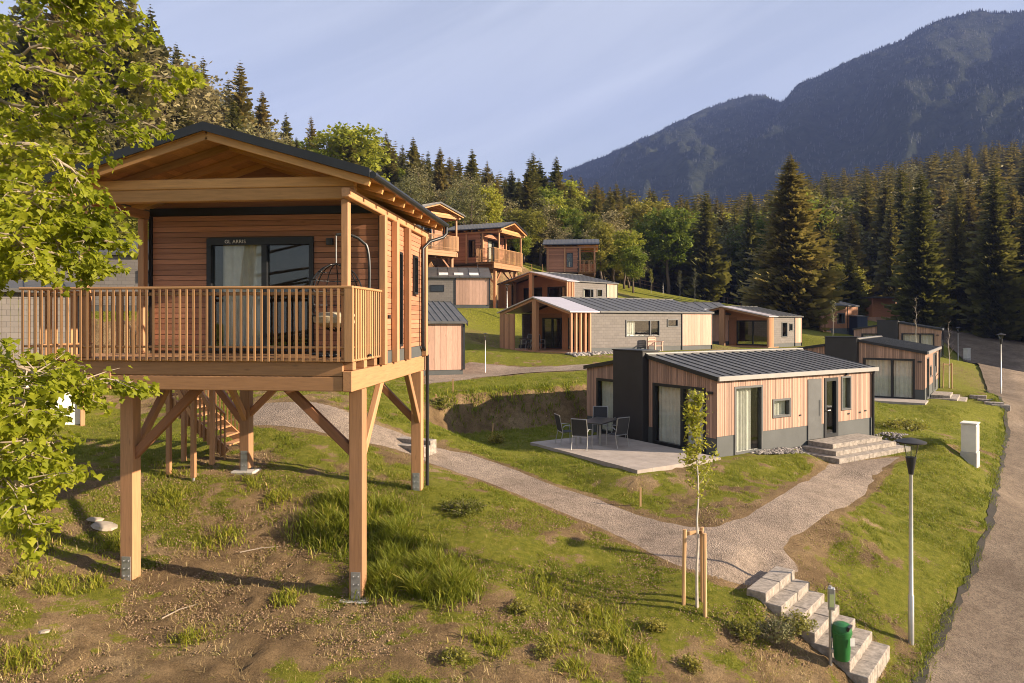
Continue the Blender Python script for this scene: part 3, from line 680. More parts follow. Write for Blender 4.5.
def porch_bungalow(B, zb, L, W, ym, he, rise, porch, pink, label, win, low=0.0, group='grey shingle bungalows with an open timber porch', wm='grey_shingle', pm='board_pink'):
    """gable with open porch towards -x; facade on y=0: open slats, grey shingle, pink boards"""
    root = empty('bungalow', (B[0], B[1], zb), B[2], label, 'bungalow', group)
    mpF, mpL, mpR, mpB = side_map('front', L, W), side_map('leftr', L, W), side_map('right', L, W), side_map('back', L, W)
    zr = he + rise
    shing = MB(); panel(shing, mpF, porch, L - pink, .3, he, 0, .16, win); panel(shing, mpB, 0, L - porch - .3, .3, he, 0, .16, []); panel(shing, mpR, .161, W - .161, .3, he, 0, .16, [])
    gable_tri(shing, mpR, 0.02, W - .02, ym, he + .001, zr - .02, 0, .16)
    shing.build('wall', M[wm], root)
    pk = MB(); slats(pk, mpF, L - pink, L, .3, lambda a: he, -.02, .15, [], .3, .008); pk.build('timber_panel', M[pm], root)
    for q in ((L - pink - .06, L - pink, -.05, -.002, .02, he), (L - .002, L + .05, -.04, .02, .02, he)): tr = MB(); mbox(tr, mpF, *q); tr.build('corner_trim', M['dark_metal'], root)
    pb = MB(); mbox(pb, mpF, porch, L, .015, .12, -.6, .297); mbox(pb, mpB, 0, L - porch, .015, .12, -.6, .297); pb.build('plinth', M['plinth_grey'], root)
    # recessed glazed wall of the porch
    mpI = lambda a, d: (porch + .9 + d, a)
    opI = [(.8, ym - .4, .12, 2.15), (ym + .3, W - 1.6, .12, 2.15)]
    iw = MB(); panel(iw, mpI, .17, W - .17, .0, he, 0, .12, opI); gable_tri(iw, mpI, .17, W - .17, ym, he + .001, zr - .05, 0, .12)
    iw.box(porch + 1.03, L - .17, .17, W - .17, -.2, .05)
    iw.build('porch_wall', M['red_wood'], root)
    for o in opI: window(root, mpI, *o, .09, ((o[0] + o[1]) / 2,), None, name='sliding_door')
    dk = MB(); dk.box(-.05, porch + .88, .0, W, -.14, .06); dk.build('porch_deck', M['porch_wood'], root)
    sl = MB()
    for i in range(5):
        x = .02 + (porch - .12) * i / 4; sl.box(x, x + .10, .0, .16, .06, he)
    sl.build('screen', M['porch_wood'], root)
    po = MB(); po.box(-.02, .22, ym - .22, ym + .22, .06, zr - .06); po.build('post', M['porch_wood'], root)
    lw = MB(); slats(lw, mpL, W - 1.7, W, -.1, lambda a: he - .02, 0, .1, [], .2, .01); lw.build('side_screen', M['porch_wood'], root)
    bm = MB(); bm.bar((.06, 0.0, he - .07), (.06, ym, zr - .07), .12, .14); bm.bar((.06, W, he - .07), (.06, ym, zr - .07), .12, .14); bm.build('gable_beam', M['porch_wood'], root)
    r = roof_gable_x(root, porch + .6, L + .12, -.15, W + .15, ym, he + .01, zr + .01, .10, 'roof_metal', .75, .05)
    pr = MB()
    pr.prism([(-.15, -.12, he + .01), (-.15, ym, zr + .01), (-.15, ym, zr + .09), (-.15, -.12, he + .09)], (porch + .74, 0, 0))
    pr.prism([(-.15, ym, zr + .01), (-.15, W + .12, he + .01), (-.15, W + .12, he + .09), (-.15, ym, zr + .09)], (porch + .74, 0, 0))
    pr.build('porch_roof', M['pale_roof'], root)
    for o in win: window(root, mpF, *o, .06, (o[0] + (o[1] - o[0]) * .72,) if o[1] - o[0] > 1.2 else (), [(o[0] + .1, o[0] + (o[1] - o[0]) * .3)] if o[1] - o[0] > 1.2 else None, frame_mat='door_grey')
    return root
porch_bungalow(B2, -1.93, 12.3, 7.7, 3.7, 2.43, .95, 1.55, 2.9, 'long grey shingle bungalow with big bedroom window, just behind the near bungalow', [(4.35, 7.3, .95, 2.0), (8.0, 9.0, 1.55, 2.05)])
porch_bungalow(B3, 1.03, 7.3, 8.7, 4.4, 2.45, 1.0, 1.0, 1.6, 'grey porch bungalow standing one row above the long one, below the red stilt cabin', [(2.2, 3.7, .8, 1.9), (4.2, 5.0, 1.2, 1.9)])
porch_bungalow(B4, -2.1, 6.1, 8.0, 4.0, 2.40, .85, .9, 1.3, 'short grey porch bungalow in front of the big spruce', [(2.3, 3.3, .8, 2.0), (3.7, 4.3, 1.3, 1.9)])
B8 = (31.5, 72.0, R(35))
porch_bungalow(B8, gz(31.5, 72.0), 7.0, 8.0, 4.0, 2.6, 1.0, 1.0, 2.0, 'shaded porch bungalow with pale gable beam in the dark under the spruces', [(3.0, 4.4, .8, 1.9)], wm='red_wood', pm='red_wood')

def plain_bungalow(B, zb, L, W, he, rise, grey, label, win=(), sky=0, seam=.8, group='grey and pink timber bungalows'):
    root = empty('bungalow', (B[0], B[1], zb), B[2], label, 'bungalow', group)
    mpF, mpL, mpR, mpB = side_map('front', L, W), side_map('leftr', L, W), side_map('right', L, W), side_map('back', L, W); zr = he + rise; ym = W / 2
    if grey > 0:
        g = MB(); panel(g, mpF, 0, grey, .25, he, 0, .16, win); panel(g, mpL, .161, W - .161, .25, he, 0, .16, []); panel(g, mpB, 0, L, .25, he, 0, .16, []); g.build('wall', M['grey_shingle'], root)
    k = MB(); slats(k, mpF, grey, L, .25, lambda a: he, -.01, .15, [o for o in win if o[0] > grey], .28, .008)
    slats(k, mpR, .16, W, .25, lambda a: he, -.01, .15, [], .28, .008); gable_tri(k, mpR, .02, W - .02, ym, he + .001, zr - .02, .0, .15)
    kg = MB(); gable_tri(kg, mpL, .02, W - .02, ym, he + .001, zr - .02, .0, .15); kg.build('gable_wall', M['board_pink'], root)
    if grey <= 0: slats(k, mpL, .16, W - .16, .25, lambda a: he, 0, .15, [], .28, .008)
    k.build('timber_panel', M['board_pink'], root)
    t = MB()
    if grey > 0: mbox(t, mpF, grey - .07, grey, -.05, -.012, 0.25, he)
    t.box(L - .04, L + .06, -.06, .06, 0.25, he); t.build('corner_trim', M['dark_metal'], root)
    p = MB(); p.box(.02, L - .02, .02, W - .02, -.6, .248); p.build('plinth', M['plinth_grey'], root)
    r = roof_gable_x(root, -.15, L + .15, -.18, W + .18, ym, he + .01, zr + .01, .10, 'roof_metal', seam, .06)
    for i in range(sky):
        x = L * .45 + i * 1.25; s0 = .14; s1 = .34
        sk = MB(); q = lambda x, t_: (x, -.18 + (ym + .18) * t_, he + .12 + rise * t_)
        sk.prism([q(x, s0), q(x + .75, s0), q(x + .75, s1), q(x, s1)], (0, 0, .06)); sk.build('skylight', M['white_paint'], r)
    for xx in (-.18, L + .152):
        vg = MB()
        for ya in (-.18, W + .18): vg.prism([(xx, ya, he - .1), (xx, ym, zr - .1), (xx, ym, zr + .12), (xx, ya, he + .12)], (.028, 0, 0))
        vg.build('verge_trim', M['dark_metal'], r)
    for o in win: window(root, mpF, *o, .06, (), None)
    return root
plain_bungalow(B9, 1.08, 7.5, 6.2, 2.42, .95, 4.75, 'grey and pink panelled bungalow on the slope below the upper stilt cabins', [(2.7, 3.8, 1.3, 1.85)], 3)
plain_bungalow(B10, -2.58, 3.95, 6.2, 2.45, 1.05, 0, 'small pink timber bungalow with dark ribbed roof peeping out behind the stilt house', (), 0, .3)
plain_bungalow(B11, gz(14, 60) + .15, 7.2, 7.0, 2.45, 1.05, 4.0, 'dark roofed bungalow with white skylights showing behind the long grey one', (), 3)
B13 = (-20.5, 31.5, R(8))
plain_bungalow(B13, .45, 5.3, 5.5, 2.5, .9, 4.9, 'grey shingle bungalow with a small window behind the stilt house balcony', [(3.6, 4.4, 1.3, 1.85)])
def far_cabin(org, yaw, zb, label):
    root = empty('two_storey_cabin', (*org, zb), yaw, label, 'cabin')
    L, W = 6.2, 6.0; mp = side_map('front', L, W); mpL = side_map('leftr', L, W)
    lo = MB(); panel(lo, mp, 0, L, 0, 2.5, 0, .2, [(1, 4.5, .3, 1.9)]); panel(lo, mpL, .201, W, 0, 2.5, 0, .2, []); lo.box(.3, L, W - .2, W, 0, 2.5); lo.box(.3, L, 3, 3.1, .0, 2.4); lo.build('lower_wall', M['charcoal_panel'], root)
    window(root, mp, 1, 4.5, .3, 1.9, .08, (2.8,))
    fb = MB(); fb.box(-.3, L + .3, -.9, W, 2.52, 3.2); fb.build('balcony_band', M['board_pink'], root)
    up = MB(); panel(up, mp, 0, L, 3.21, 5.6, 0, .2, [(3.2, 5.2, 3.5, 5.2)]); panel(up, mpL, .201, W, 3.21, 5.6, 0, .2, []); up.box(.3, L, W - .2, W, 3.21, 5.6); up.box(.3, L, 3, 3.1, 3.21, 5.5); up.build('upper_wall', M['red_wood'], root)
    window(root, mp, 3.2, 5.2, 3.5, 5.2, .08, (4.2,))
    rf = MB(); rf.box(-.4, L + .4, -.9, W + .3, 5.61, 5.8); rf.build('roof', M['roof_metal'], root)
    return root
far_cabin((46.0, 90.0), R(12), -2.7, 'red timber cabin with pale balcony band at the dark forest edge')
def white_cabin():
    root = empty('white_cabin', (-16.2, 20.08, -3.75), R(35), 'white walled cabin with grey upper boards behind the maple', 'cabin')
    L, W = 3.35, 5.0; mp, mpR = side_map('front', L, W), side_map('right', L, W)
    a = MB(); panel(a, mp, 0, L, -.5, 2.05, 0, .2, [(2.45, 2.8, .3, .9)]); panel(a, mpR, .201, W, -.5, 2.05, 0, .2, []); a.box(0, .2, .201, W, -.5, 2.05); a.build('wall', M['white_plaster'], root)
    window(root, mp, 2.45, 2.8, .3, .9, .05)
    b = MB(); slats(b, mp, -.05, L + .05, 2.06, lambda x: 4.6, -.04, .15, [], .2, .01); slats(b, mpR, .16, W, 2.06, lambda x: 4.6, -.04, .15, [], .2, .01); b.box(-.04, .1, .16, W, 2.06, 4.6); b.build('timber_wall', M['grey_shingle'], root)
    p = MB(); p.box(L + .0, L + .12, -.16, -.045, -.5, 4.55); p.build('corner_post', M['post_wood'], root)
    roof_gable_x(root, -.2, L + .2, -.3, W + .3, W / 2, 4.6, 4.95, .12, 'roof_metal', .5, .04)
white_cabin()
nv = empty('shed', (36.2, 74.0, gz(36.2, 74)), R(20), 'dark navy shed standing beside the shaded porch bungalow', 'shed')
b = MB(); slats(b, lambda a, d: (a, d), 0, 1.4, -.3, lambda a: 2.1, 0, .08, [], .2, .01); b.box(0, .08, .09, 1.8, -.3, 2.1); b.box(1.32, 1.4, .09, 1.8, -.3, 2.1); b.box(0, 1.4, 1.81, 1.9, -.3, 2.1); b.build('wall', M['navy_panel'], nv)
b = MB(); b.prism([(-.1, -.1, 2.1), (-.1, 2.0, 2.25), (-.1, 2.0, 2.33), (-.1, -.1, 2.18)], (1.6, 0, 0)); b.build('roof', M['roof_metal'], nv)

# ------------------------------------------------------------------ the stilt house
ZB = -4.9; TX, TY, TYAW = -2.72, 12.0, -0.103
def stilt_house():
    root = empty('stilt_house', (TX, TY, ZB), TYAW, 'large near timber stilt house with railed balcony on four tall posts', 'stilt house', 'timber stilt houses on the slope')
    Z = lambda z: z - ZB                      # camera height -> local
    fl = Z(-.60); LB = 5.55; WL = -4.85
    def part(mb, name, mat, par=root, bev=.012): return mb.build(name, M[mat], par, bevel=bev)
    # stilts with galvanised shoes
    feet = {(-.12, .68): -4.93, (-4.47, .68): -4.80, (-.12, 5.2): -4.13, (-4.47, 5.2): -3.68}
    for (a, b), zf in feet.items():
        m_ = MB(); m_.box(a - .125, a + .125, b - .125, b + .125, Z(zf) + .02, Z(-1.215)); p = part(m_, 'stilt', 'post_wood')
        sh = MB(); sh.box(a - .085, a + .085, b - .137, b - .1255, Z(zf) - .05, Z(zf) + .46); sh.box(a - .085, a + .085, b + .1255, b + .137, Z(zf) - .05, Z(zf) + .46)
        for q in (.1, .24, .38):
            for e in (-.045, .045): sh.tube([(a + e, b - .136, Z(zf) + q), (a + e, b - .155, Z(zf) + q)], .016, 6)
        part(sh, 'post_shoe', 'galvanised', p, 0)
        pd = MB(); pd.box(a - .30, a + .30, b - .26, b + .26, Z(zf) - .3, Z(zf) - .03); part(pd, 'footing', 'concrete', p, .03)
    # long floor beams
    for a0, a1 in ((-.165, 0), (-4.55, -4.385)):
        m_ = MB(); m_.box(a0, a1, 0, LB, Z(-1.21), Z(-.855)); part(m_, 'floor_beam', 'beam_wood')
    m_ = MB(); m_.box(-5.95, -.17, .02, .18, Z(-1.205), Z(-.955)); part(m_, 'floor_beam', 'beam_wood')
    m_ = MB(); m_.box(-5.95, -.17, .03, .17, Z(-.95), Z(-.70)); part(m_, 'floor_beam', 'beam_wood')
    m_ = MB(); m_.box(-4.38, -.17, LB - .18, LB - .02, Z(-1.205), Z(-.86)); part(m_, 'floor_beam', 'beam_wood')
    m_ = MB(); m_.box(-4.38, -.17, 2.4, 2.56, Z(-1.2), Z(-.86)); part(m_, 'floor_beam', 'beam_wood')
    m_ = MB()
    for i in range(8):
        a = -5.8 + i * .78
        m_.box(a, a + .09, .2, 1.86, Z(-.85), Z(-.705))
    for i in range(3): m_.box(-.24, .0 - .004, .08 + i * .62, .24 + i * .62, Z(-.85), Z(-.705))
    part(m_, 'joist', 'beam_wood')
    # braces
    br = MB(); br.bar((-.14, .68, Z(-2.42)), (-1.5, .68, Z(-1.15)), .12, .16)
    part(br, 'brace', 'red_wood'); br = MB(); br.bar((-4.42, .68, Z(-2.52)), (-3.05, .68, Z(-1.15)), .12, .16); part(br, 'brace', 'red_wood')
    for a in (-.09, -4.47):
        br = MB(); br.bar((a, .72, Z(-2.55)), (a, 2.0, Z(-1.15)), .12, .15); part(br, 'brace', 'post_wood')
        br = MB(); br.bar((a, 5.2, Z(-2.5)), (a, 4.05, Z(-1.15)), .12, .15); part(br, 'brace', 'post_wood')
    br = MB(); br.bar((-.15, 5.2, Z(-2.45)), (-1.45, 5.2, Z(-1.15)), .12, .16); part(br, 'brace', 'red_wood')
    br = MB(); br.bar((-4.42, 5.2, Z(-2.35)), (-3.2, 5.2, Z(-1.15)), .12, .16); part(br, 'brace', 'red_wood')
    br = MB(); br.bar((-4.5, 5.2, Z(-2.6)), (-5.6, 5.2, Z(-1.2)), .12, .16); part(br, 'brace', 'red_wood')
    # deck
    dk = MB(); n = 13
    for i in range(n):
        y0 = -.02 + i * .145; dk.box(-6.08, .02, y0, y0 + .139, Z(-.70), Z(-.655))
    part(dk, 'deck', 'rail_wood')
    # railing
    rl = MB(); top = Z(.60); bot = Z(-.66)
    rl.box(-6.10, .03, -.06, .06, top - .045, top)
    rl.box(-.05, .045, .062, 1.80, top - .045, top); rl.box(-6.10, -6.0, .062, 1.87, top - .045, top); rl.box(-5.99, WL - .14, 1.79, 1.87, top - .045, top)
    rl.box(-6.02, -.1, -.035, .0, Z(-.47), Z(-.43)); rl.box(-6.02, -.1, -.025, .0, Z(.44), Z(.50)); rl.box(-.035, .0, .1, 1.7, Z(-.47), Z(-.43)); rl.box(-6.035, -6.0, .1, 1.8, Z(-.47), Z(-.43))
    hr = part(rl, 'railing', 'rail_wood')
    bl = MB(); k = 48
    for i in range(k + 1):
        a = -6.02 + 5.92 * i / k; bl.box(a - .019, a + .019, -.058, -.037, bot - .03 + random.uniform(-.006, .006), top - .047)
    for i in range(1, 13):
        y = .04 + 1.7 * i / 13; bl.box(.002, .022, y - .035, y + .03, bot - .03, top - .047)
    for i in range(1, 9): a = -6.0 + 1.0 * i / 9; bl.box(a - .021, a + .021, 1.84, 1.86, bot - .03, top - .047)
    for i in range(1, 14):
        y = 1.85 * i / 14; bl.box(-6.058, -6.037, y - .021, y + .021, bot - .03, top - .047)
    bl.box(-.10, .028, -.06, .03, bot - .03, top - .047)
    part(bl, 'baluster', 'rail_wood', hr, 0)
    # porch posts and roof
    ze, zr, ar = Z(2.30), Z(3.14), -2.42
    for a in (-.13, -4.9):
        m_ = MB(); m_.box(a - .065, a + .065, .0, .14, Z(-.654), Z(2.08)); part(m_, 'porch_post', 'post_wood')
    for b in (1.72, 2.62, 3.62, 5.28):
        m_ = MB(); m_.box(-.02, .11, b - .075, b + .075, Z(-.85), Z(2.05)); part(m_, 'wall_post', 'post_wood')
    for b in (1.72, 3.4, 5.28):
        m_ = MB(); m_.box(WL - .13, WL - .0, b - .075, b + .075, Z(-.65), Z(2.05)); part(m_, 'wall_post', 'post_wood')
    gb = MB(); gb.box(-5.05, .04, .0, .16, Z(2.30), Z(2.475)); gb.box(-5.05, .04, .01, .15, Z(2.082), Z(2.297)); part(gb, 'gable_beam', 'soffit_wood')
    for a in (-.02, -4.92):
        m_ = MB(); m_.box(a - .07, a + .07, -.28, 5.75, Z(2.06), Z(2.22)) if a > -1 else m_.box(a - .07, a + .07, -.28, 5.75, Z(2.06), Z(2.22))
        part(m_, 'purlin', 'post_wood')
    aL, aR = -5.30, .44; y0, y1 = -.42, 5.85; t = .035
    rf = MB()
    rf.prism([(aR, y0, ze + .10), (ar, y0, zr + .10), (ar, y0, zr + .18), (aR, y0, ze + .18)], (0, y1 - y0, 0))
    rf.prism([(ar, y0, zr + .10), (aL, y0, ze + .10), (aL, y0, ze + .18), (ar, y0, zr + .18)], (0, y1 - y0, 0))
    for i in range(1, 15):
        y = y0 + (y1 - y0) * i / 15
        rf.bar((aR, y, ze + .19), (ar, y, zr + .19), .03, .035); rf.bar((aL, y, ze + .19), (ar, y, zr + .19), .03, .035)
    roof = part(rf, 'roof', 'roof_metal', root, 0)
    sf = MB()
    nn = 20
    for sgn, ae in ((1, aR), (-1, aL)):
        for i in range(nn):
            t0, t1 = i / nn, (i + 1) / nn
            xa, xb = ar + (ae - ar) * t0, ar + (ae - ar) * t1; za, zb_ = zr + (ze - zr) * t0, zr + (ze - zr) * t1
            sf.prism([(xa + sgn * .004, y0 + .04, za + .06), (xb, y0 + .04, zb_ + .06), (xb, y0 + .04, zb_ + .094), (xa + sgn * .004, y0 + .04, za + .094)], (0, y1 - y0 - .08, 0))
    part(sf, 'soffit', 'soffit_wood', roof, 0)
    ra = MB()
    for i in range(9):
        y = y0 + .12 + (y1 - y0 - .3) * i / 8
        for ae in (aR - .03, aL + .03):
            ra.bar((ae, y, ze - .01), (ar, y, zr - .01), .08, .13)
    part(ra, 'rafter', 'soffit_wood', roof, 0)
    for yy in (y0 - .03, y1 + .002):
        vg = MB()
        for ae in (aR, aL): vg.prism([(ae, yy, ze + .05), (ar, yy, zr + .05), (ar, yy, zr + .20), (ae, yy, ze + .20)], (0, .028, 0))
        part(vg, 'verge_trim', 'dark_metal', roof, 0)
    for ae in (aR + .05, aL - .05): gt = MB(); gt.tube([(ae, y0, ze + .09), (ae, y1, ze + .09)], .06, 10); part(gt, 'gutter', 'dark_metal', roof, 0)
    dp_ = MB(); dp_.tube([(aR + .05, y1 - .12, ze + .06), (aR + .05, y1 - .12, ze - .12), (aR - .02, y1 - .2, ze - .22), (.16, y1 - .55, ze - .36), (.05, 5.06, ze - .55), (.05, 5.06, Z(-.60)), (.07, 5.45, Z(-.86)), (.07, 5.45, Z(-4.05))], .042, 10)
    dp_.build('drainpipe', M['dark_metal'], root, True)
    # walls (front wall 1.9 m back from the balcony edge)
    by, fy = LB - .1, 1.86; ht = Z(2.28); wl = WL
    Lh = -wl - .03; Wd = by - fy
    mpF = lambda a, d: (a, fy + d); mpRt = lambda a, d: (-.03 - d, a); mpLt = lambda a, d: (wl + d, a); mpBk = lambda a, d: (a, by - d)
    opF = [(-3.62, -1.40, fl + .0, Z(1.66))]
    opR = [(2.9, 3.32, fl + .05, Z(1.48)), (4.35, 4.75, Z(.62), Z(1.52))]
    opL = [(2.5, 3.2, fl + .5, Z(1.5))]
    co = MB(); panel(co, mpF, wl, -.03, fl, ht, .03, .15, opF); panel(co, mpRt, fy + .151, by - .151, fl - .25, ht, .03, .15, opR); panel(co, mpLt, fy + .151, by - .151, fl, ht, .03, .15, opL); panel(co, mpBk, wl + .03, -.03, fl, ht, .03, .15, [])
    co.box(wl + .03, -.06, fy + .03, by - .03, fl - .12, fl); co.box(wl + .16, -.19, fy + .16, by - .16, ht - .1, ht - .02)
    part(co, 'inner_wall', 'interior_dark', root, 0)
    cf = MB(); hboards(cf, mpF, wl + .06, -.09, fl, ht - .16, .0, .028, opF, .108, .010)
    hboards(cf, mpRt, fy + .06, by - .01, fl + .0, ht - .1, .0, .028, opR, .108, .010)
    hboards(cf, mpLt, fy + .06, by - .01, fl, ht - .1, .0, .028, opL, .108, .010)
    hboards(cf, mpBk, wl + .06, -.09, fl, ht - .1, .0, .028, [], .108, .010)
    part(cf, 'cladding', 'clad_red', root, 0)
    pg = MB(); panel(pg, mpRt, fy + .02, by, fl - .26, fl - .004, -.01, .028, []); part(pg, 'base_panel', 'plinth_grey', root, 0)
    for yy in (fy + .03, by - .15):
        gt_ = MB(); gt_.prism([(wl + .03, yy, ht + .002), (-.06, yy, ht + .002), (ar, yy, zr - .06)], (0, .12, 0))
        part(gt_, 'gable_wall', 'clad_red', root, 0)
    tb = MB(); tb.box(wl, -.04, fy - .02, fy + .028, ht - .155, ht - .002); tb.box(wl - .02, wl + .055, fy - .03, fy + .05, fl, ht - .16); tb.box(-.085, -.005, fy - .03, fy + .05, fl, ht - .16); part(tb, 'corner_trim', 'dark_metal', root, 0)
    # glazed front door with lettering
    w_ = window(root, mpF, -3.62, -1.40, fl, Z(1.66), .09, (-2.42,), [(-3.4, -2.5)], name='sliding_door')
    tbx = MB(); mbox(tbx, mpF, -3.6, -1.42, -.058, -.03, Z(1.52), Z(1.655)); tbx.build('lintel', M['dark_metal'], w_)
    root['_door'] = w_.name
    window(root, mpRt, 2.9, 3.32, fl + .05, Z(1.48), .05); window(root, mpRt, 4.35, 4.75, Z(.62), Z(1.52), .05); window(root, mpLt, 2.5, 3.2, fl + .5, Z(1.5), .06)
    lb = MB(); lb.box(-.003, .05, 2.12, 2.24, Z(.05), Z(.12)); lb.build('wall_lamp', M['black_plastic'], root)
    lf = MB(); lf.box(-1.12, -1.0, fy - .1, fy - .002, Z(1.5), Z(1.63)); lf.build('wall_lamp', M['black_plastic'], root)
    # rear stair
    ld_ = MB(); ld_.box(-6.4, -5.3, 4.3, 5.6, Z(-1.08), Z(-.98)); ld_.bar((-5.42, 4.4, Z(-2.3)), (-6.1, 4.5, Z(-1.2)), .06, .1); ld_.bar((-5.45, 5.35, Z(-2.3)), (-6.2, 5.45, Z(-1.2)), .06, .1); part(ld_, 'stair_landing', 'beam_wood', root, 0)
    sr = MB(); x0 = -4.9
    for k_ in (0, 1):
        y = 5.75 + k_ * 1.1; sr.bar((-8.1, y, Z(-1.0)), (-5.3, y, Z(-3.4)), .06, .26)
    strg = part(sr, 'stair_stringer', 'beam_wood', root, 0)
    sd_ = MB()
    for i in range(13):
        t_ = (i + .5) / 13; sd_.box(-8.1 + 2.8 * t_ - .13, -8.1 + 2.8 * t_ + .13, 5.8, 6.8, Z(-.95 - 2.4 * t_), Z(-.91 - 2.4 * t_))
    part(sd_, 'stair_tread', 'beam_wood', root, 0)
    sb = MB()
    for k_ in (0, 1):
        y = 5.69 + k_ * 1.2
        for i in range(26):
            t_ = i / 25; sb.box(-8.1 + 2.8 * t_ - .02, -8.1 + 2.8 * t_ + .02, y - .012, y + .012, Z(-1.2 - 2.4 * t_), Z(-.0 - 2.4 * t_))
        sb.bar((-8.1, y, Z(.0)), (-5.3, y, Z(-2.4)), .05, .05)
    part(sb, 'stair_railing', 'rail_wood', root, 0)
    for a, b_ in ((-6.15, 4.6), (-6.3, 5.5), (-5.4, 4.4), (-5.45, 5.35)):
        sp_ = MB(); sp_.box(a - .05, a + .05, b_ - .05, b_ + .05, Z(-3.75), Z(-1.0)); q = part(sp_, 'stair_post', 'post_wood', root, 0)
        f_ = MB(); f_.tube([(a, b_, Z(-4.3)), (a, b_, Z(-3.75))], .03); f_.build('post_shoe', M['galvanised'], q, True)
    return root
house = stilt_house()
def place_copy(src, loc, rz, label, group=None):
    o = copy_tree(src); o.location = loc; o.rotation_euler = (0, 0, rz); o['label'] = label
    if group: o['group'] = group
    return o
place_copy(house, (-4.75, 62.0, 1.9), R(48), 'upper stilt cabin just past the near house gutter, gable towards the viewer')
place_copy(house, (0.95, 68.2, 1.05), R(65), 'stilt cabin with long dark side and sunlit balcony, in the middle of the upper row')
place_copy(house, (9.8, 83.5, 1.2), R(84), 'farthest red stilt cabin under the forest edge, above the porch bungalow roofs')
dr_ = bpy.data.objects[house['_door']]
for o in bpy.data.objects:
    if '_door' in o: del o['_door']
fc = bpy.data.curves.new('sign_lettering', 'FONT'); fc.body = 'GL ARRIS'; fc.size = .10; fc.extrude = .003; fc.align_x = 'CENTER'; fc.space_character = 1.1
fo = bpy.data.objects.new('lettering_source', fc); COL.objects.link(fo); bpy.context.view_layer.update()
tm_ = bpy.data.meshes.new_from_object(fo.evaluated_get(bpy.context.evaluated_depsgraph_get())); bpy.data.objects.remove(fo)
fo = link('sign_lettering', tm_, M['white_paint'], dr_)
fo.location = (-3.01, 1.86 - .062, 1.553 - ZB); fo.rotation_euler = (R(90), 0, 0)
#PART3
# ------------------------------------------------------------------ furniture
def patio_chair(loc, rz, label):
    root = empty('patio_chair', loc, rz, label, 'chair', 'metal framed patio chairs')
    fr = MB()
    for sx in (-.26, .26):
        fr.tube([(sx, -.24, 0), (sx, -.22, .62), (sx, .12, .66), (sx, .20, .60)], .014, 6)
        fr.tube([(sx, .30, 0), (sx, .20, .42), (sx, .32, 1.0)], .014, 6)
    fr.tube([(-.26, .32, 1.0), (.26, .32, 1.0)], .014, 6); fr.tube([(-.26, .2, .42), (.26, .2, .42)], .013, 6); fr.tube([(-.26, -.23, .42), (.26, -.23, .42)], .013, 6)
    fr.build('frame', M['chair_alu'], root, True)
    st = MB(); st.bar((0, -.22, .435), (0, .19, .43), .49, .012); st.build('seat', M['chair_mesh'], root)
    bk = MB(); bk.bar((0, .215, .46), (0, .325, .98), .49, .012, up=(0, 1, 0)); bk.build('backrest', M['chair_mesh'], root)
    return root
def patio_table(loc, rz, label, L=1.5, W=.9):
    root = empty('patio_table', loc, rz, label, 'table', 'outdoor tables')
    t = MB(); t.box(-L / 2, L / 2, -W / 2, W / 2, .70, .735); t.build('tabletop', M['table_top'], root, bevel=.005)
    for sx in (-1, 1):
        for sy in (-1, 1):
            g = MB(); x = sx * (L / 2 - .08); y = sy * (W / 2 - .08); g.box(x - .025, x + .025, y - .025, y + .025, 0, .698); g.build('leg', M['chair_alu'], root)
    return root
zp = -4.134; yw = B1[2]
patio_table(lvl(599, 441.5, zp), yw + R(25), 'dark topped outdoor table in the middle of the stone patio')
for px, py, a, lb in [(566, 444, -75, 'patio chair farthest from the chimney, left end of the patio table'), (582, 449, -25, 'patio chair with its back to the viewer, second from the left'),
                      (617, 447, 35, 'patio chair nearest the charcoal chimney'), (600, 435.0, 170, 'patio chair behind the table in front of the curtained window'), (621, 436.5, 150, 'patio chair behind the table tucked beside the chimney')]:
    patio_chair(lvl(px, py, zp), R(a) + (R(180)), lb)
def local_pt(B, zb, a, b, z): c, s = math.cos(B[2]), math.sin(B[2]); return (B[0] + a * c - b * s, B[1] + a * s + b * c, zb + z)
patio_table(local_pt(B2, -1.93, 1.0, 5.6, .065), B2[2] + R(90), 'dark table in the open porch of the long grey bungalow', 1.3, .8)
for a, b, r_, lb in [(.45, 5.2, -90, 'dark chair at the porch table, on its outer side'), (1.7, 5.4, 90, 'dark chair at the porch table, against the glazed wall'), (1.0, 4.5, 0, 'dark chair at the near end of the porch table')]:
    patio_chair(local_pt(B2, -1.93, a, b, .065), B2[2] + R(r_), lb)
def armchair(loc, rz, label):
    root = empty('wooden_armchair', loc, rz, label, 'armchair')
    for sx in (-.32, .32):
        g = MB(); g.box(sx - .04, sx + .04, -.33, -.25, 0, .62); g.box(sx - .04, sx + .04, .27, .35, 0, .9); g.box(sx - .05, sx + .05, -.36, .30, .621, .655); g.build('side_frame', M['board_pink'], root)
    g = MB()
    for i in range(5): g.box(-.28, .28, -.32 + i * .12, -.22 + i * .12, .36, .39)
    g.build('seat', M['board_pink'], root); g = MB()
    for i in range(4): g.box(-.28, .28, .28, .31, .45 + i * .13, .55 + i * .13)
    g.build('backrest', M['board_pink'], root); return root
armchair(local_pt(B2, -1.93, 6.15, -.75, 0), B2[2] + R(0), 'pale wooden armchair against the long grey shingle wall')

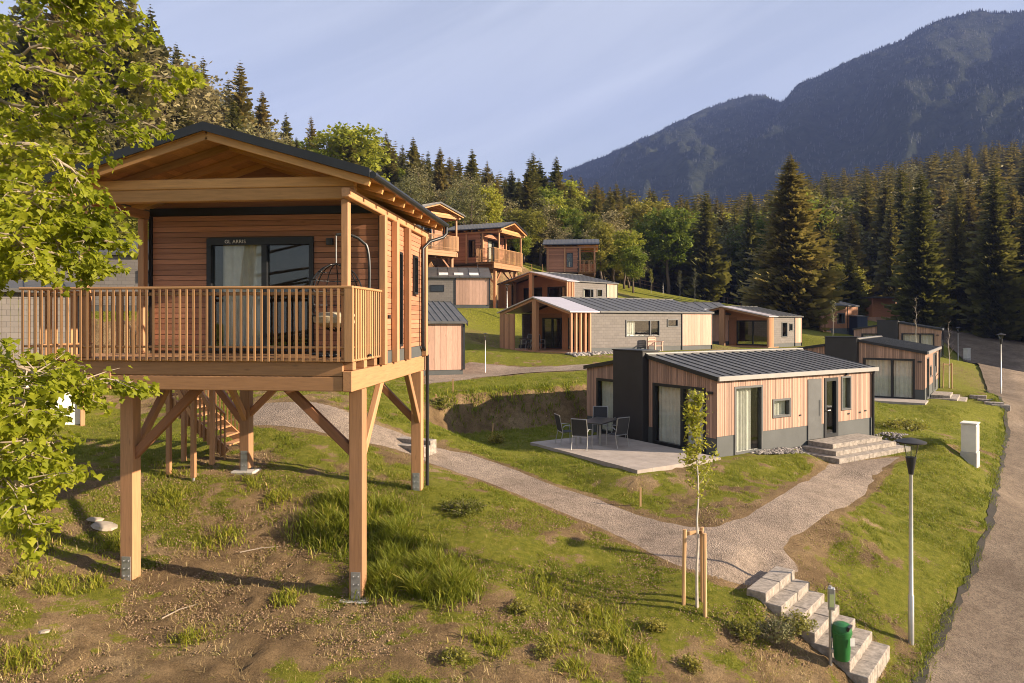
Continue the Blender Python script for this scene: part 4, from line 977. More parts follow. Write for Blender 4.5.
def hanging_chair():
    c, s = math.cos(TYAW), math.sin(TYAW); a, b = -.62, .95
    loc = (TX + a * c - b * s, TY + a * s + b * c, -.65)
    root = empty('hanging_chair', loc, R(25), 'hanging basket chair with pale cushion on the near balcony', 'hanging chair')
    st = MB(); pts = []
    for i in range(15):
        t = i / 14; pts.append((.52 - .62 * math.sin(t * math.pi * .62) ** 2 * 0 + .1 * math.sin(t * 3.1), .0, .05 + 2.05 * math.sin(t * math.pi / 2)))
    pts += [(.40, 0, 2.2), (.2, 0, 2.27), (0, 0, 2.24)]
    st.tube(pts, .028, 8); st.tube([(.52, -.5, .03), (.52, .5, .03)], .026); st.tube([(.52, 0, .03), (-.4, -.45, .03)], .026); st.tube([(.52, 0, .03), (-.4, .45, .03)], .026)
    st.build('stand', M['dark_metal'], root, True)
    ch = MB(); ch.tube([(0, 0, 2.24), (0, 0, 1.72)], .012, 6); ch.build('chain', M['galvanised'], root)
    bk = MB(); rx, rz_ = .50, .62
    for k in range(14):
        an = 2 * math.pi * k / 14; pp = []
        for i in range(13):
            ph = math.pi * i / 12; r = math.sin(ph); y = .42 * r * math.sin(an)
            if math.sin(an) < -.45 and .3 < ph < 2.1: continue
            pp.append((rx * r * math.cos(an), y, 1.08 + rz_ * math.cos(ph)))
        for p_, q_ in zip(pp, pp[1:]):
            if (Vector(p_) - Vector(q_)).length < .4: bk.tube([p_, q_], .011, 5)
    for zz in (.6, .75, .95, 1.2, 1.4, 1.55):
        r = math.sqrt(max(0, 1 - ((zz - 1.08) / rz_) ** 2)); pp = [(rx * r * math.cos(t), .42 * r * math.sin(t), zz) for t in np.linspace(-.5, math.pi + .5, 14)]
        bk.tube(pp, .010, 5)
    bk.build('basket', M['dark_metal'], root)
    cu = MB(); cu.lathe([(.02, .52), (.28, .54), (.40, .62), (.42, .72), (.34, .80), (.05, .82)], n=18); q = cu.build('cushion', M['cushion'], root, True); q.scale = (1, .85, 1)
    return root
hanging_chair()

# ------------------------------------------------------------------ lamps, bin, cabinets, stakes
def lamp(loc, h, label, det=True):
    root = empty('street_lamp', loc, random.random() * 3, label, 'street lamp', 'post top lamps along the paths')
    k = h / 4.1
    p = MB(); p.lathe([(.055 * k, -.3), (.055 * k, .95 * k), (.042 * k, .97 * k), (.034 * k, 3.40 * k)], n=12); p.build('pole', M['steel_pole'], root, True)
    c = MB(); c.lathe([(.045 * k, 3.36 * k), (.05 * k, 3.40 * k), (.10 * k, 3.70 * k), (.09 * k, 3.705 * k)], n=16); c.build('lamp_base', M['black_plastic'], root, True)
    g = MB(); g.lathe([(.092 * k, 3.708 * k), (.142 * k, 3.97 * k)], n=18); g.build('glass_bowl', M['glass'], root, True)
    t = MB()
    for i in range(3):
        an = i * 2.1; t.tube([(.09 * k * math.cos(an), .09 * k * math.sin(an), 3.7 * k), (.14 * k * math.cos(an), .14 * k * math.sin(an), 3.98 * k)], .007 * k, 5)
    t.lathe([(.14 * k, 3.975 * k), (.275 * k, 3.99 * k), (.28 * k, 4.015 * k), (.14 * k, 4.06 * k), (.02, 4.09 * k)], n=24); t.build('cap', M['charcoal_panel'], root, True)
    return root
lamp(hit(911, 643), 4.05, 'nearest tall lamp post on the grass bank beside the road')
lamp(hit(1001, 395), 4.0, 'tall lamp post at the far road edge by the roadside bungalow')
for px, top, foot, Y, lb in [(485.3, 333, 371, 35, 'low lamp by the upper gravel path near the small pink bungalow'), (477.7, 252, 275, 65, 'low lamp in front of the middle stilt cabin'),
                             (663, 281, 298, 100, 'small lamp at the forest edge, the one nearer the grey bungalow roof'), (724, 283, 302, 105, 'small lamp at the forest edge just left of the big spruce'),
                             (507, 284, 306, 56, 'thin low lamp between the porch bungalow and the grey pink bungalow'), (958, 327, 362, 62, 'slim lamp by the white cabinet where the road bends')]:
    x = (px - CX) / F * Y; z = gz(x, Y); h = max(1.2, (HY - top) / F * Y - z); lamp((x, Y, z), h, lb)
def dog_station():
    loc = hit(830.5, 667); root = empty('waste_station', loc, R(-20), 'silver post with a bag dispenser and green litter bin beside the stone stairs', 'litter bin')
    p = MB(); p.tube([(0, 0, -.2), (0, 0, 1.42)], .03, 10); p.build('post', M['steel_pole'], root, True)
    d = MB(); d.box(-.045, .07, -.075, .03, 1.02, 1.40); q = d.build('dispenser', M['galvanised'], root, bevel=.01)
    s_ = MB(); s_.box(-.02, .05, -.082, -.0755, 1.08, 1.30); s_.build('sign_plate', M['sign_yellow'], q)
    b = MB(); prof = [(.15, .14), (.17, .18), (.20, .68), (.215, .69), (.215, .73), (.20, .735)]
    b.lathe(prof, (.27, 0, 0), 20); bn = b.build('bin', M['bin_green'], root, True)
    h = MB(); h.lathe([(.208, .736), (.205, .80), (.175, .865), (.10, .90), (.01, .905)], (.27, 0, 0), 20); h.build('hood', M['bin_green'], bn, True); bn.scale = (.78, .78, .84); bn.location = (-.03, 0, .05)
    o = MB(); o.bar((.40, -.10, .80), (.43, -.115, .885), .2, .05, up=(.8, -.35, .3)); o.build('opening', M['black_plastic'], bn)
    st = MB(); st.box(.37, .47, -.165, -.158, .50, .66); sk = st.build('sticker', M['sticker_white'], bn)
    sk.rotation_euler = (0, 0, R(22)); sk.location = (.02, -.17, 0)
    c = MB(); c.bar((0, 0, .5), (.1, 0, .5), .08, .06); c.bar((0, 0, .3), (.1, 0, .3), .08, .06); c.build('bracket', M['galvanised'], root)
dog_station()
def cabinet(loc, rz, w_, d_, h, label):
    root = empty('utility_cabinet', loc, rz, label, 'utility box', 'pale utility cabinets beside the road')
    b = MB(); b.box(-w_ / 2 - .02, w_ / 2 + .02, -d_ / 2 - .02, d_ / 2 + .02, -.3, h * .28); b.build('plinth', M['concrete'], root, bevel=.01)
    b = MB(); b.box(-w_ / 2, w_ / 2, -d_ / 2, d_ / 2, h * .282, h); cb = b.build('body', M['white_box'], root, bevel=.01)
    b = MB(); b.box(-w_ / 2 - .03, w_ / 2 + .03, -d_ / 2 - .03, d_ / 2 + .03, h + .001, h + .05); b.build('cap', M['white_box'], cb, bevel=.01)
    b = MB(); b.box(w_ / 2 + .001, w_ / 2 + .02, -.03, .03, h * .62, h * .72); b.build('handle', M['dark_metal'], cb)
    b = MB(); b.box(-w_ * .44, w_ * .44, -d_ / 2 - .012, -d_ / 2 - .001, h * .32, h * .95); b.build('door', M['white_box'], cb, bevel=.004)
cabinet(hit(970, 462), R(48), .58, .46, 1.36, 'pale grey utility box standing on the grass bank above the road')
cabinet(hit(967, 362), R(30), .6, .4, 1.35, 'bluish white utility box far off where the road enters the forest')
def stake(px, py, h, label, lean=0.0):
    loc = hit(px, py); root = MB(); root.bar((0, 0, -.2), (lean, 0, h), .045, .045)
    o = root.build('survey_stake', M['stake_wood']); o.location = loc; tag(o, label, 'stake', 'thin wooden survey stakes')
stake(640.5, 507, .48, 'short survey stake in the grass above the gravel path'); stake(491, 441, .62, 'leaning survey stake at the foot of the dark earth bank', .08)
stake(453, 393, .55, 'survey stake beside the upper gravel path'); stake(436, 405, .4, 'survey stake at the left end of the earth bank')
stake(533, 352, .62, 'low stake in front of the porch of the long grey bungalow')
# stone stairs at the bottom
A0 = Vector((5.86, 14.2, 0)); run = Vector((.77, -.64, 0)).normalized(); acr = Vector((-run.y, run.x, 0))
def stairs():
    zt = ST_Z; c0, c1, rn = ST_0, ST_1, ST_R; tl = ST_LEN / 6; wd = 1.62
    root = empty('stone_stairs', (c0.x, c0.y, zt - 1.0), math.atan2(rn.y, rn.x), 'long flight of pale stone block stairs leading from the path down to the road', 'stairs')
    for i in range(7):
        z = 1.0 - i * .168; x1 = i * tl; mb = MB(); sp = random.uniform(-.15, .25) if i % 2 else random.uniform(-.3, .05); j = random.uniform(-.03, .03)
        mb.box(x1 - tl - .08, x1, -wd / 2 + j, sp - .004, z - .38, z); mb.box(x1 - tl - .08, x1 + random.uniform(-.015, .015), sp + .004, wd / 2 + j, z - .38, z + random.uniform(-.008, .008))
        mb.build('step', M['stone_block'], root, bevel=.012)
    return root
stairs()
ps = hit(412, 447); root = empty('stone_stairs', ps, R(-25), 'two pale stone steps beside the rear post of the near stilt house', 'stairs')
for i in range(2):
    m_ = MB(); m_.box(-.75 + i * .2, .65, -.35 + i * .35, .0 + i * .35, -.2, .10 + i * .13); m_.build('step', M['stone_block'], root, bevel=.01)
ps = hit(985, 403); 
for k, (px, py) in enumerate([(978, 397), (986, 401), (994, 404), (1000, 406.5)]):
    m_ = MB(); m_.box(-.4, .4, -.2, .2, -.2, .10); o = m_.build('edging_stone', M['stone_block'], bevel=.02); o.location = hit(px, py); o.rotation_euler = (0, 0, R(-35) + k * .1)
    tag(o, 'pale edging stone in the row across the grass from the roadside bungalow steps', 'stone', 'edging stones across the grass bank')
# fence at the forest edge
fr = empty('wire_fence', (0, 0, 0), 0, 'low post and rail fence along the edge of the dark forest', 'fence')
pts = [((px - CX) / F * Y, Y) for px, Y in [(600, 104), (640, 108), (690, 112), (740, 112), (790, 108), (840, 102)]]
fp, fr_ = [], []
for (xa, ya), (xb, yb) in zip(pts, pts[1:]):
    n = 4
    for i in range(n): fp.append((xa + (xb - xa) * i / n, ya + (yb - ya) * i / n))
fp.append(pts[-1]); tops = []
for x, y in fp:
    z = gz(x, y); m_ = MB(); m_.box(x - .07, x + .07, y - .07, y + .07, z - .3, z + 1.25); m_.build('post', M['stake_wood'], fr); tops.append((x, y, z))
m_ = MB()
for p_, q_ in zip(tops, tops[1:]):
    for h in (.55, 1.1): m_.bar((p_[0], p_[1] - .1, p_[2] + h), (q_[0], q_[1] - .1, q_[2] + h), .05, .09)
m_.build('rail', M['stake_wood'], fr)

# ------------------------------------------------------------------ vegetation
def leaf_cloud(centers, nper, spread, size, flat=0.6, seed=0, rndc=None, aspect=0.7):
    """random leaf quads round given centres"""
    g = np.random.default_rng(seed); C = np.repeat(np.asarray(centers), nper, 0); n = len(C)
    P = C + g.normal(0, 1, (n, 3)) * spread
    nrm = g.normal(0, 1, (n, 3)); nrm[:, 2] = np.abs(nrm[:, 2]) + flat; nrm /= np.linalg.norm(nrm, axis=1, keepdims=True)
    t = g.normal(0, 1, (n, 3)); t -= nrm * (t * nrm).sum(1, keepdims=True); t /= np.linalg.norm(t, axis=1, keepdims=True); b = np.cross(nrm, t)
    s = size * g.uniform(.6, 1.35, (n, 1)); a = t * s; b = b * s * aspect
    V = np.stack([P - a, P - b * .9 + a * .1, P + a, P + b * .9 + a * .1], 1).reshape(-1, 3)
    base = g.random(len(centers)) if rndc is None else rndc
    r = np.clip(np.repeat(base, nper) * .6 + g.random(n) * .4, 0, 1)
    return V, np.arange(4 * n).reshape(-1, 4), r
def merge(*ms):
    Vs, Fs, Rs = [], [], []; o = 0
    for V, Fc, r in ms: Vs.append(V); Fs.append(Fc + o); Rs.append(r); o += len(V)
    return np.concatenate(Vs), np.concatenate(Fs), np.concatenate(Rs)
def spruce_crown(seed, levels=46, nb=8, nq=4, R0=.17, base=.07, ws=.15, lats=(-1, 0, 1)):
    """height 1 spruce; drooping layered branches made of small spray quads"""
    g = np.random.default_rng(seed); Q = []; rn = []
    for i in range(levels):
        t = i / (levels - 1); z = base + (1 - base) * t ** .95
        rad = R0 * (1 - t) ** .72 * (1 - .35 * max(0, .14 - t) / .14) + .006; rad *= g.uniform(.72, 1.15)
        k = max(5, int(nb * (1 - t * .4) + g.random()))
        a0 = g.random() * 6.28
        for j in range(k):
            an = a0 + 6.28 * j / k + g.normal(0, .16); r = rad * g.uniform(.65, 1.18); br = g.random()
            if g.random() < .05: continue
            dr = g.uniform(.25, .5); d = np.array([math.cos(an), math.sin(an), 0]); s = np.array([-d[1], d[0], 0])
            for q in range(nq):
                u0, u1 = q / nq, (q + 1.25) / nq
                f = lambda u: d * (r * u) + np.array([0, 0, z - dr * r * u + .18 * r * u * u * 1.2])
                for lat in ((0,) if u0 > .75 else lats):
                    w0 = r * ws * (1.25 - .7 * u0); off = s * lat * r * .20 * (1.1 - u0) * g.uniform(.8, 1.3) + np.array([0, 0, -abs(lat) * r * .05])
                    p0, p1 = f(u0) + off * .7, f(u1) + off * 1.25; wd = w0 * g.uniform(.7, 1.35); tilt = g.normal(0, .5)
                    sv = s * math.cos(tilt) * wd + np.array([0, 0, math.sin(tilt) * wd]); hang = np.array([0, 0, -wd * g.uniform(.8, 2.4)])
                    Q += [[p0 + sv * .7 + hang, p0 - sv * .7 + hang * g.random(), p1 - sv * .3, p1 + sv * .35 + hang * .5]]
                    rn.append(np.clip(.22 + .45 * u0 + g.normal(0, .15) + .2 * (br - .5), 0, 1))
    V = np.array(Q).reshape(-1, 3); return V, np.arange(len(V)).reshape(-1, 4), np.array(rn)
def trunk_mesh(name, h, r, seed, limbs=0, bend=.02, split=.4):
    g = random.Random(seed); mb = MB(); pts = []; x = y = 0
    for i in range(9):
        pts.append((x, y, h * i / 8 - (.02 * h if i == 0 else 0))); x += g.gauss(0, bend) * h; y += g.gauss(0, bend) * h
    mb.tube(pts, [r * (1.25 - 1.18 * (i / 8)) for i in range(9)], 7); ends = []
    for i in range(limbs):
        t = split + (1 - split) * (i + .5) / limbs; k = min(7, int(t * 8)); p = Vector(pts[k]).lerp(Vector(pts[k + 1]), t * 8 - k)
        an = i * 2.4 + g.random(); ln = h * (.40 - .22 * t) * g.uniform(.8, 1.2); e = p + Vector((math.cos(an) * ln * .75, math.sin(an) * ln * .75, ln * .65)); mid = p.lerp(e, .5) + Vector((0, 0, ln * .08))
        mb.tube([p, mid, e], [r * .45 * (1.2 - t), r * .28 * (1.2 - t), r * .08], 5); ends += [mid, e, p.lerp(e, .75)]
    o = mb.build(name, M['bark'], None, True); me = o.data; bpy.data.objects.remove(o); return me, ends, pts
CROWNS = []; TRUNKS = []
for i in range(7):
    V, Fc, r = spruce_crown(100 + i, levels=[56, 48, 60, 52, 58, 50, 54][i], nb=[8, 7, 8, 9, 7, 8, 7][i], R0=[.19, .16, .205, .175, .15, .21, .18][i], base=[.05, .10, .03, .16, .08, .06, .22][i])
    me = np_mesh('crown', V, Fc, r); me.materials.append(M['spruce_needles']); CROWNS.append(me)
    tm, _, _ = trunk_mesh('trunk', .97, .011, 50 + i, bend=.002); TRUNKS.append(tm)
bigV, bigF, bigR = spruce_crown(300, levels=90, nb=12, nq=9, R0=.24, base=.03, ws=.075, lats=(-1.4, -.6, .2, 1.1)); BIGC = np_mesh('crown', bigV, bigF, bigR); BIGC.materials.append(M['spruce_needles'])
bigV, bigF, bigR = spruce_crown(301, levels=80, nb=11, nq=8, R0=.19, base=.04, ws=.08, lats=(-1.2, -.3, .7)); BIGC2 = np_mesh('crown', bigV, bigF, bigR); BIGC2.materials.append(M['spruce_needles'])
def tree(name, loc, h, crown, trunk, label, group, cat='tree', wx=1.0):
    root = empty(name, loc, random.random() * 6.28, label, cat, group); root.scale = (h * wx, h * wx, h)
    for nm, me_ in (('trunk', trunk), ('crown', crown)):
        o = bpy.data.objects.new(nm, me_); COL.objects.link(o); o.parent = root
    return root
DECID = {}
def decid(seed, mat, n=150, per=34, leaf=.018, rx=.30, z0=.28, gaps=.5, asp=.7):
    g = np.random.default_rng(seed); tm, ends, pts = trunk_mesh('trunk', .86, .018, seed, 14, .012, .28)
    cs = []
    lob = g.normal(0, 1, (9, 3)); lob /= np.linalg.norm(lob, axis=1, keepdims=True); la = g.uniform(-.28, .28, 9)
    while len(cs) < n:
        u = g.normal(0, 1, 3); u /= np.linalg.norm(u); rr = g.random() ** .45
        k = 1 + (la * np.exp(-6 * (1 - lob @ u))).sum()
        p = np.array([u[0] * rx, u[1] * rx, u[2] * (1 - z0) / 2]) * rr * k + np.array([0, 0, (1 + z0) / 2 - .02])
        if mnoise.noise(Vector(p * 7 + seed)) > -.12 * gaps: cs.append(p)
    cs = np.array(cs + [tuple(e) for e in ends])
    V, Fc, r = leaf_cloud(cs, per, np.array([.032, .032, .022]), leaf, .5, seed, aspect=asp)
    me = np_mesh('crown', V, Fc, r); me.materials.append(M[mat]); return me, tm
DECID['green'] = [decid(11, 'green_leaf'), decid(12, 'green_leaf', 170, rx=.36), decid(13, 'green_leaf', 140, rx=.24)]
DECID['pale'] = [decid(21, 'pale_leaf', 120, 18, .014, .24, .2, 1.0), decid(22, 'pale_leaf', 130, 18, .014, .28, .22, 1.0)]
DECID['bright'] = [decid(31, 'bright_leaf'), decid(32, 'bright_leaf', 150, rx=.26)]
OCC = []    # keep clear of buildings
for B, L_2, W_2 in ((B1, 9, 7), (B2, 13, 9), (B3, 8, 9.5), (B4, 7, 9), (B5, 9, 7), (B6, 9, 7), (B9, 8, 7), (B10, 5, 7), (B11, 8, 8), (B8, 8, 9), (B13, 6, 6)):
    OCC.append((loc2w(B, B[2], [(-2, -2), (L_2 + 1, -2), (L_2 + 1, W_2 + 1.5), (-2, W_2 + 1.5)])))
for lx, ly, rz in ((-4.75, 62, 48), (.95, 68.2, 65), (9.8, 83.5, 84)): OCC.append(loc2w((lx, ly), R(rz), [(-7.5, -2), (1.5, -2), (1.5, 8.5), (-7.5, 8.5)]))
OCC.append([(45, 88), (53, 90), (52, 98), (44, 97)]); OCC.append([(p[0], p[1]) for p in ROADP])
def clear(x, y, m=1.0): 
    for p in OCC:
        if abs(p[0][0] - x) < 60 and sdpoly(np.array([x]), np.array([y]), p)[0] < m: return False
    return True
NSP = [0]
SKY = [(-400, 0), (0, 0), (120, 0), (150, 2), (168, 40), (195, 55), (215, 72), (240, 66), (262, 92), (290, 118), (350, 122), (395, 138), (440, 150), (490, 162), (530, 158), (560, 165), (600, 182), (660, 190), (760, 192), (800, 172), (850, 168), (900, 158), (960, 146), (1024, 138), (1500, 100)]
def skyline(px): return float(np.interp(px, [a for a, b in SKY], [b for a, b in SKY]))
def sp_at(px, top, Y, label, group, kind=None, wx=1.0, hmin=4, hmax=40):
    x = (px - CX) / F * Y; z = gz(x, Y); h = (HY - top) / F * Y - z
    h = min(max(h, hmin), hmax)
    if kind in DECID:
        k = random.choice(DECID[kind]); return tree('broadleaf_tree', (x, Y, z), h, k[0], k[1], label, group, wx=wx)
    i = NSP[0] % 7; NSP[0] += 1
    return tree('spruce', (x, Y, z), h, kind if kind else CROWNS[i], TRUNKS[i], label, group, wx=wx)
# spruces that stand out
sp_at(790, 152, 74, 'huge full skirted spruce towering above the grey bungalow roofs', 'tall foreground spruces', BIGC, 1.28)
sp_at(920, 166, 82, 'tall dark spruce behind the roadside bungalow, widest of the row by the road', 'tall foreground spruces', BIGC2, 1.05)
sp_at(957, 186, 88, 'warm lit yellowish spruce between the two tall dark ones by the road', 'tall foreground spruces', BIGC2, .85)
sp_at(994, 160, 84, 'tall dark spruce right above the far lamp post', 'tall foreground spruces', BIGC2, 1.0)
sp_at(1032, 176, 86, 'dark spruce cut by the picture edge beyond the road', 'tall foreground spruces', BIGC2, 1.0)
sp_at(850, 245, 92, 'small pointed spruce beside the huge one', 'tall foreground spruces', None, 1.2)
G_L = 'spruces on the wooded left slope'
LBL = 'dark pointed spruce on the wooded left slope behind the stilt houses'
for px, top, Y in [(62, -40, 60), (100, -60, 66), (128, -25, 62), (150, 4, 70), (176, 42, 80), (203, 56, 84), (240, 60, 78), (262, 90, 90), (286, 112, 96), (311, 115, 100), (386, 131, 104), (413, 136, 96), (428, 150, 106), (452, 158, 118), (472, 148, 108), (487, 160, 120),
                   (505, 176, 124), (533, 151, 110), (556, 155, 112), (575, 180, 128), (590, 184, 130), (610, 186, 134), (30, -30, 62), (228, 78, 92), (400, 150, 112), (440, 146, 104), (545, 172, 122), (362, 140, 110), (335, 130, 112), (520, 180, 130), (465, 170, 124)]:
    sp_at(px, top, Y, LBL, G_L)
for px, top, Y, kd, wx, lb in [(350, 122, 86, 'bright', 1.25, 'rounded yellow green tree above the ridge of the near stilt house'), (310, 150, 80, 'green', 1.2, 'olive green tree left of the rounded yellow green one'), (410, 172, 84, 'pale', 1.0, 'pale feathery tree beside the gutter of the near stilt house'),
                               (268, 138, 78, 'bright', 1.1, 'yellow green tree peeping over the left roof slope'), (225, 128, 74, 'green', 1.2, 'yellow green bushy tree over the roof peak'), (185, 120, 66, 'pale', 1.3, 'grey bare branched tree above the left eave'), (120, 90, 60, 'pale', 1.2, 'bare branched tree in the gaps of the maple'),
                               (470, 205, 96, 'pale', 1.0, 'pale slender tree behind the upper stilt cabins, left one'), (497, 200, 98, 'pale', 1.1, 'pale slender tree behind the gable of the middle stilt cabin'), (548, 205, 100, 'green', 1.1, 'soft green tree above the farthest stilt cabin'), (578, 208, 104, 'bright', 1.1, 'fresh green tree right above the farthest stilt cabin roof'),
                               (605, 240, 92, 'bright', 1.2, 'bright green shrub tree at the right end of the farthest stilt cabin'), (629, 243, 96, 'pale', 1.35, 'white blossoming round tree at the forest edge'), (445, 222, 88, 'bright', 1.2, 'bright green bush between the two upper stilt cabins'), (522, 245, 84, 'bright', 1.0, 'small bright green tree between the two farther stilt cabins'),
                               (700, 215, 120, 'green', .9, 'light green tree inside the dark forest, left of the huge spruce'), (905, 165, 190, 'pale', 1.2, 'rounded pale tree high in the forest above the tall dark spruces'), (655, 230, 118, 'green', 1.0, 'mid green tree in front of the dark forest wall'), (848, 262, 100, 'green', 1.1, 'light yellow green tree right of the huge spruce'),
                               (80, 150, 50, 'green', 1.3, 'leafy tree behind the balcony at the far left'), (30, 120, 48, 'green', 1.4, 'leafy tree deep behind the maple, far left'), (150, 170, 56, 'green', 1.2, 'olive bush behind the left eave of the near stilt house'), (20, 220, 40, 'green', 1.4, 'low leafy tree behind the white walled cabin'), (110, 200, 46, 'green', 1.3, 'leafy bush behind the grey bungalow with the small window')]:
    sp_at(px, top, Y, lb, 'broadleaf trees on the slopes', kd, wx)
# the wooded slopes
g = random.Random(5); cnt = 0
for i, (px, top, Y, kd) in enumerate([(398, 190, 88, 'pale'), (418, 205, 84, 'green'), (440, 188, 92, 'pale'), (458, 200, 94, 'green'), (476, 192, 90, 'pale'), (492, 212, 92, 'bright'), (508, 198, 96, 'pale'), (524, 206, 94, 'green'), (540, 196, 98, 'pale'), (562, 205, 98, 'bright'), (590, 212, 100, 'green'), (612, 225, 104, 'pale'), (645, 222, 110, 'bright'), (672, 226, 114, 'green'), (690, 240, 116, 'pale'), (735, 236, 118, 'green'), (875, 232, 112, 'pale'), (640, 250, 104, 'pale')]):
    sp_at(px, top, Y, 'spring green broadleaf tree in the band along the foot of the spruces', 'broadleaf trees at the foot of the spruces', kd, 1.15)
G_R = 'spruces of the dark forest on the right hillside'; LBR = 'spruce in the dense dark forest across the right hillside'
cand = []
for _ in range(2600):
    Y = 104 + 190 * g.random() ** 1.35; px = g.uniform(560, 1120); cand.append((Y, px))
cand.sort(); placed = []; MASS = []
for Y, px in cand:
    x = (px - CX) / F * Y
    if px < 640 and Y < 112: continue
    if any((x - a) ** 2 + (Y - b) ** 2 < (3.6 + Y * .012) ** 2 for a, b in placed) or not clear(x, Y, 4): continue
    z = gz(x, Y); h = g.uniform(17, 25); top = HY - (z + h) / Y * F; sk = skyline(px) + g.uniform(-3, 16)
    if top < sk: h -= (sk - top) / F * Y
    if h < 11: continue
    placed.append((x, Y)); kd = g.random()
    if len(placed) > 135: MASS.append((x, Y, z, h * 1.0)); continue
    if kd < .22: k = g.choice(DECID['green'] + DECID['bright'] + DECID['pale']); tree('broadleaf_tree', (x, Y, z), h * .9, k[0], k[1], 'lighter broadleaf tree scattered in the dark forest on the right hillside', 'broadleaf trees in the dark forest')
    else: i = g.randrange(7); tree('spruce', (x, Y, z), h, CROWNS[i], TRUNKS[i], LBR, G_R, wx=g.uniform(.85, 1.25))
pl2 = []
for _ in range(4000):
    if len(pl2) >= 150: break
    Y = g.uniform(80, 130); px = g.uniform(-60, 640); x = (px - CX) / F * Y
    if any((x - a) ** 2 + (Y - b) ** 2 < 9 for a, b in pl2) or not clear(x, Y, 3): continue
    z = gz(x, Y); h = g.uniform(14, 24); top = HY - (z + h) / Y * F; sk = skyline(px) + g.uniform(4, 50)
    if top < sk: h -= (sk - top) / F * Y
    if h < 6: continue
    pl2.append((x, Y)); kd = g.random()
    if kd < .42 and not (px > 370 and Y < 106): i = g.randrange(7); tree('spruce', (x, Y, z), h, CROWNS[i], TRUNKS[i], 'smaller spruce filling the wooded left slope below the skyline', 'smaller spruces on the left slope', wx=g.uniform(.9, 1.3))
    else: k = g.choice(DECID['pale'] * 3 + DECID['green'] + DECID['bright']); tree('broadleaf_tree', (x, Y, z), h * .85, k[0], k[1], 'loose pale broadleaf tree filling the wooded left slope', 'loose broadleaf trees on the left slope')
for x, Y, h in [(60, 57.5, 23), (63.5, 61, 25), (67.5, 63.6, 26), (72, 66, 25), (77, 68.8, 26), (66, 58, 22), (72, 61, 24), (78, 64.5, 25), (84, 70, 24), (84, 62, 22), (66, 78, 19), (72, 84, 20), (63, 86, 18), (80, 78, 20)]:
    k = g.randrange(7); tree('spruce', (x, Y, gz(x, Y)), h, CROWNS[k], TRUNKS[k], 'spruce of the wood beyond the right edge of the road', 'spruces right of the road', wx=1.3)
for i in range(34):
    px = 385 + 245 * (i + g.random()) / 34; Y = g.uniform(96, 130); x = (px - CX) / F * Y
    if clear(x, Y, 2): sp_at(px, skyline(px) + g.uniform(-4, 26), Y, LBL, G_L, None, 1.15)
for i in range(16):
    px = 20 + 270 * (i + g.random()) / 16; sp_at(px, skyline(px) + g.uniform(10, 60), g.uniform(62, 90), *((LBL, G_L, None) if i % 3 == 0 else ('bare branched spring tree on the steep wooded slope at the far left', 'bare branched trees at the far left', 'pale')), 1.15)
# far woods beyond as one mass
def cones(name, pts, hts, mat, label, k=6, tiers=3, seed=0):
    gq = np.random.default_rng(seed); Vs = []; Fs = []; rs = []; o = 0
    P = np.asarray(pts); H = np.asarray(hts); n = len(P); V = []; Fc = []; rr = []
    for t in range(tiers):
        zb, zt_, rad = t / tiers * .85 + .03, min(1, (t + 1.7) / tiers * .85 + .05) if t < tiers - 1 else 1.0, .20 * (1 - t / tiers * .8)
        an = np.linspace(0, 2 * np.pi, k, endpoint=False)[None] + gq.random((n, 1)) * 6
        rad_ = rad * gq.uniform(.7, 1.25, (n, k))
        ring = np.stack([P[:, :1] + np.cos(an) * rad_ * H[:, None], P[:, 1:2] + np.sin(an) * rad_ * H[:, None], P[:, 2:3] + (zb + gq.uniform(-.04, .04, (n, k))) * H[:, None]], -1)
        ap = np.stack([P[:, 0], P[:, 1], P[:, 2] + zt_ * H], -1)[:, None]
        V.append(np.concatenate([ring, ap], 1).reshape(-1, 3)); base = o + np.arange(n)[:, None] * (k + 1)
        i = np.arange(k); f = np.stack([np.broadcast_to(base + i, (n, k)), np.broadcast_to(base + (i + 1) % k, (n, k)), np.broadcast_to(base + k, (n, k))], -1).reshape(-1, 3)
        Fc.append(f); rr.append(np.repeat(gq.random(n), k)); o += n * (k + 1)
    me = np_mesh(name, np.concatenate(V), np.concatenate(Fc), np.concatenate(rr))
    return tag(link(name, me, M[mat]), label, 'forest', None, 'stuff')
lo = [spruce_crown(400 + i, 26, 6, 2, [.19, .16, .21][i], .05) for i in range(3)]
gq = np.random.default_rng(9); fy_ = gq.uniform(150, 420, 900); fpx = gq.uniform(330, 1500, 900); fx_ = (fpx - CX) / F * fy_; fz_ = ground(fx_, fy_)
for x, Y, z, px in zip(fx_, fy_, fz_, fpx):
    h = gq.uniform(15, 23); top = HY - (z + h) / Y * F; sk = skyline(px) + gq.uniform(0, 14)
    if top < sk: h -= (sk - top) / F * Y
    if h > 9 and (Y > 260 or px < 640 or px > 1090): MASS.append((x, Y, z, h))
ms = []
for i, (x, Y, z, h) in enumerate(MASS):
    V, Fc, r = lo[i % 3]; an = gq.random() * 6.28; c, s = math.cos(an), math.sin(an); wx = gq.uniform(.9, 1.3)
    ms.append((np.stack([(V[:, 0] * c - V[:, 1] * s) * h * wx + x, (V[:, 0] * s + V[:, 1] * c) * h * wx + Y, V[:, 2] * h + z], 1), Fc, np.clip(r + gq.normal(0, .14), 0, 1)))
V, Fc, r = merge(*ms); print('mass trees', len(MASS), len(Fc))
tag(link('far_forest', np_mesh('far_forest', V, Fc, r), M['spruce_needles']), 'mass of spruces far up the hillside behind the nearer forest', 'forest', None, 'stuff')

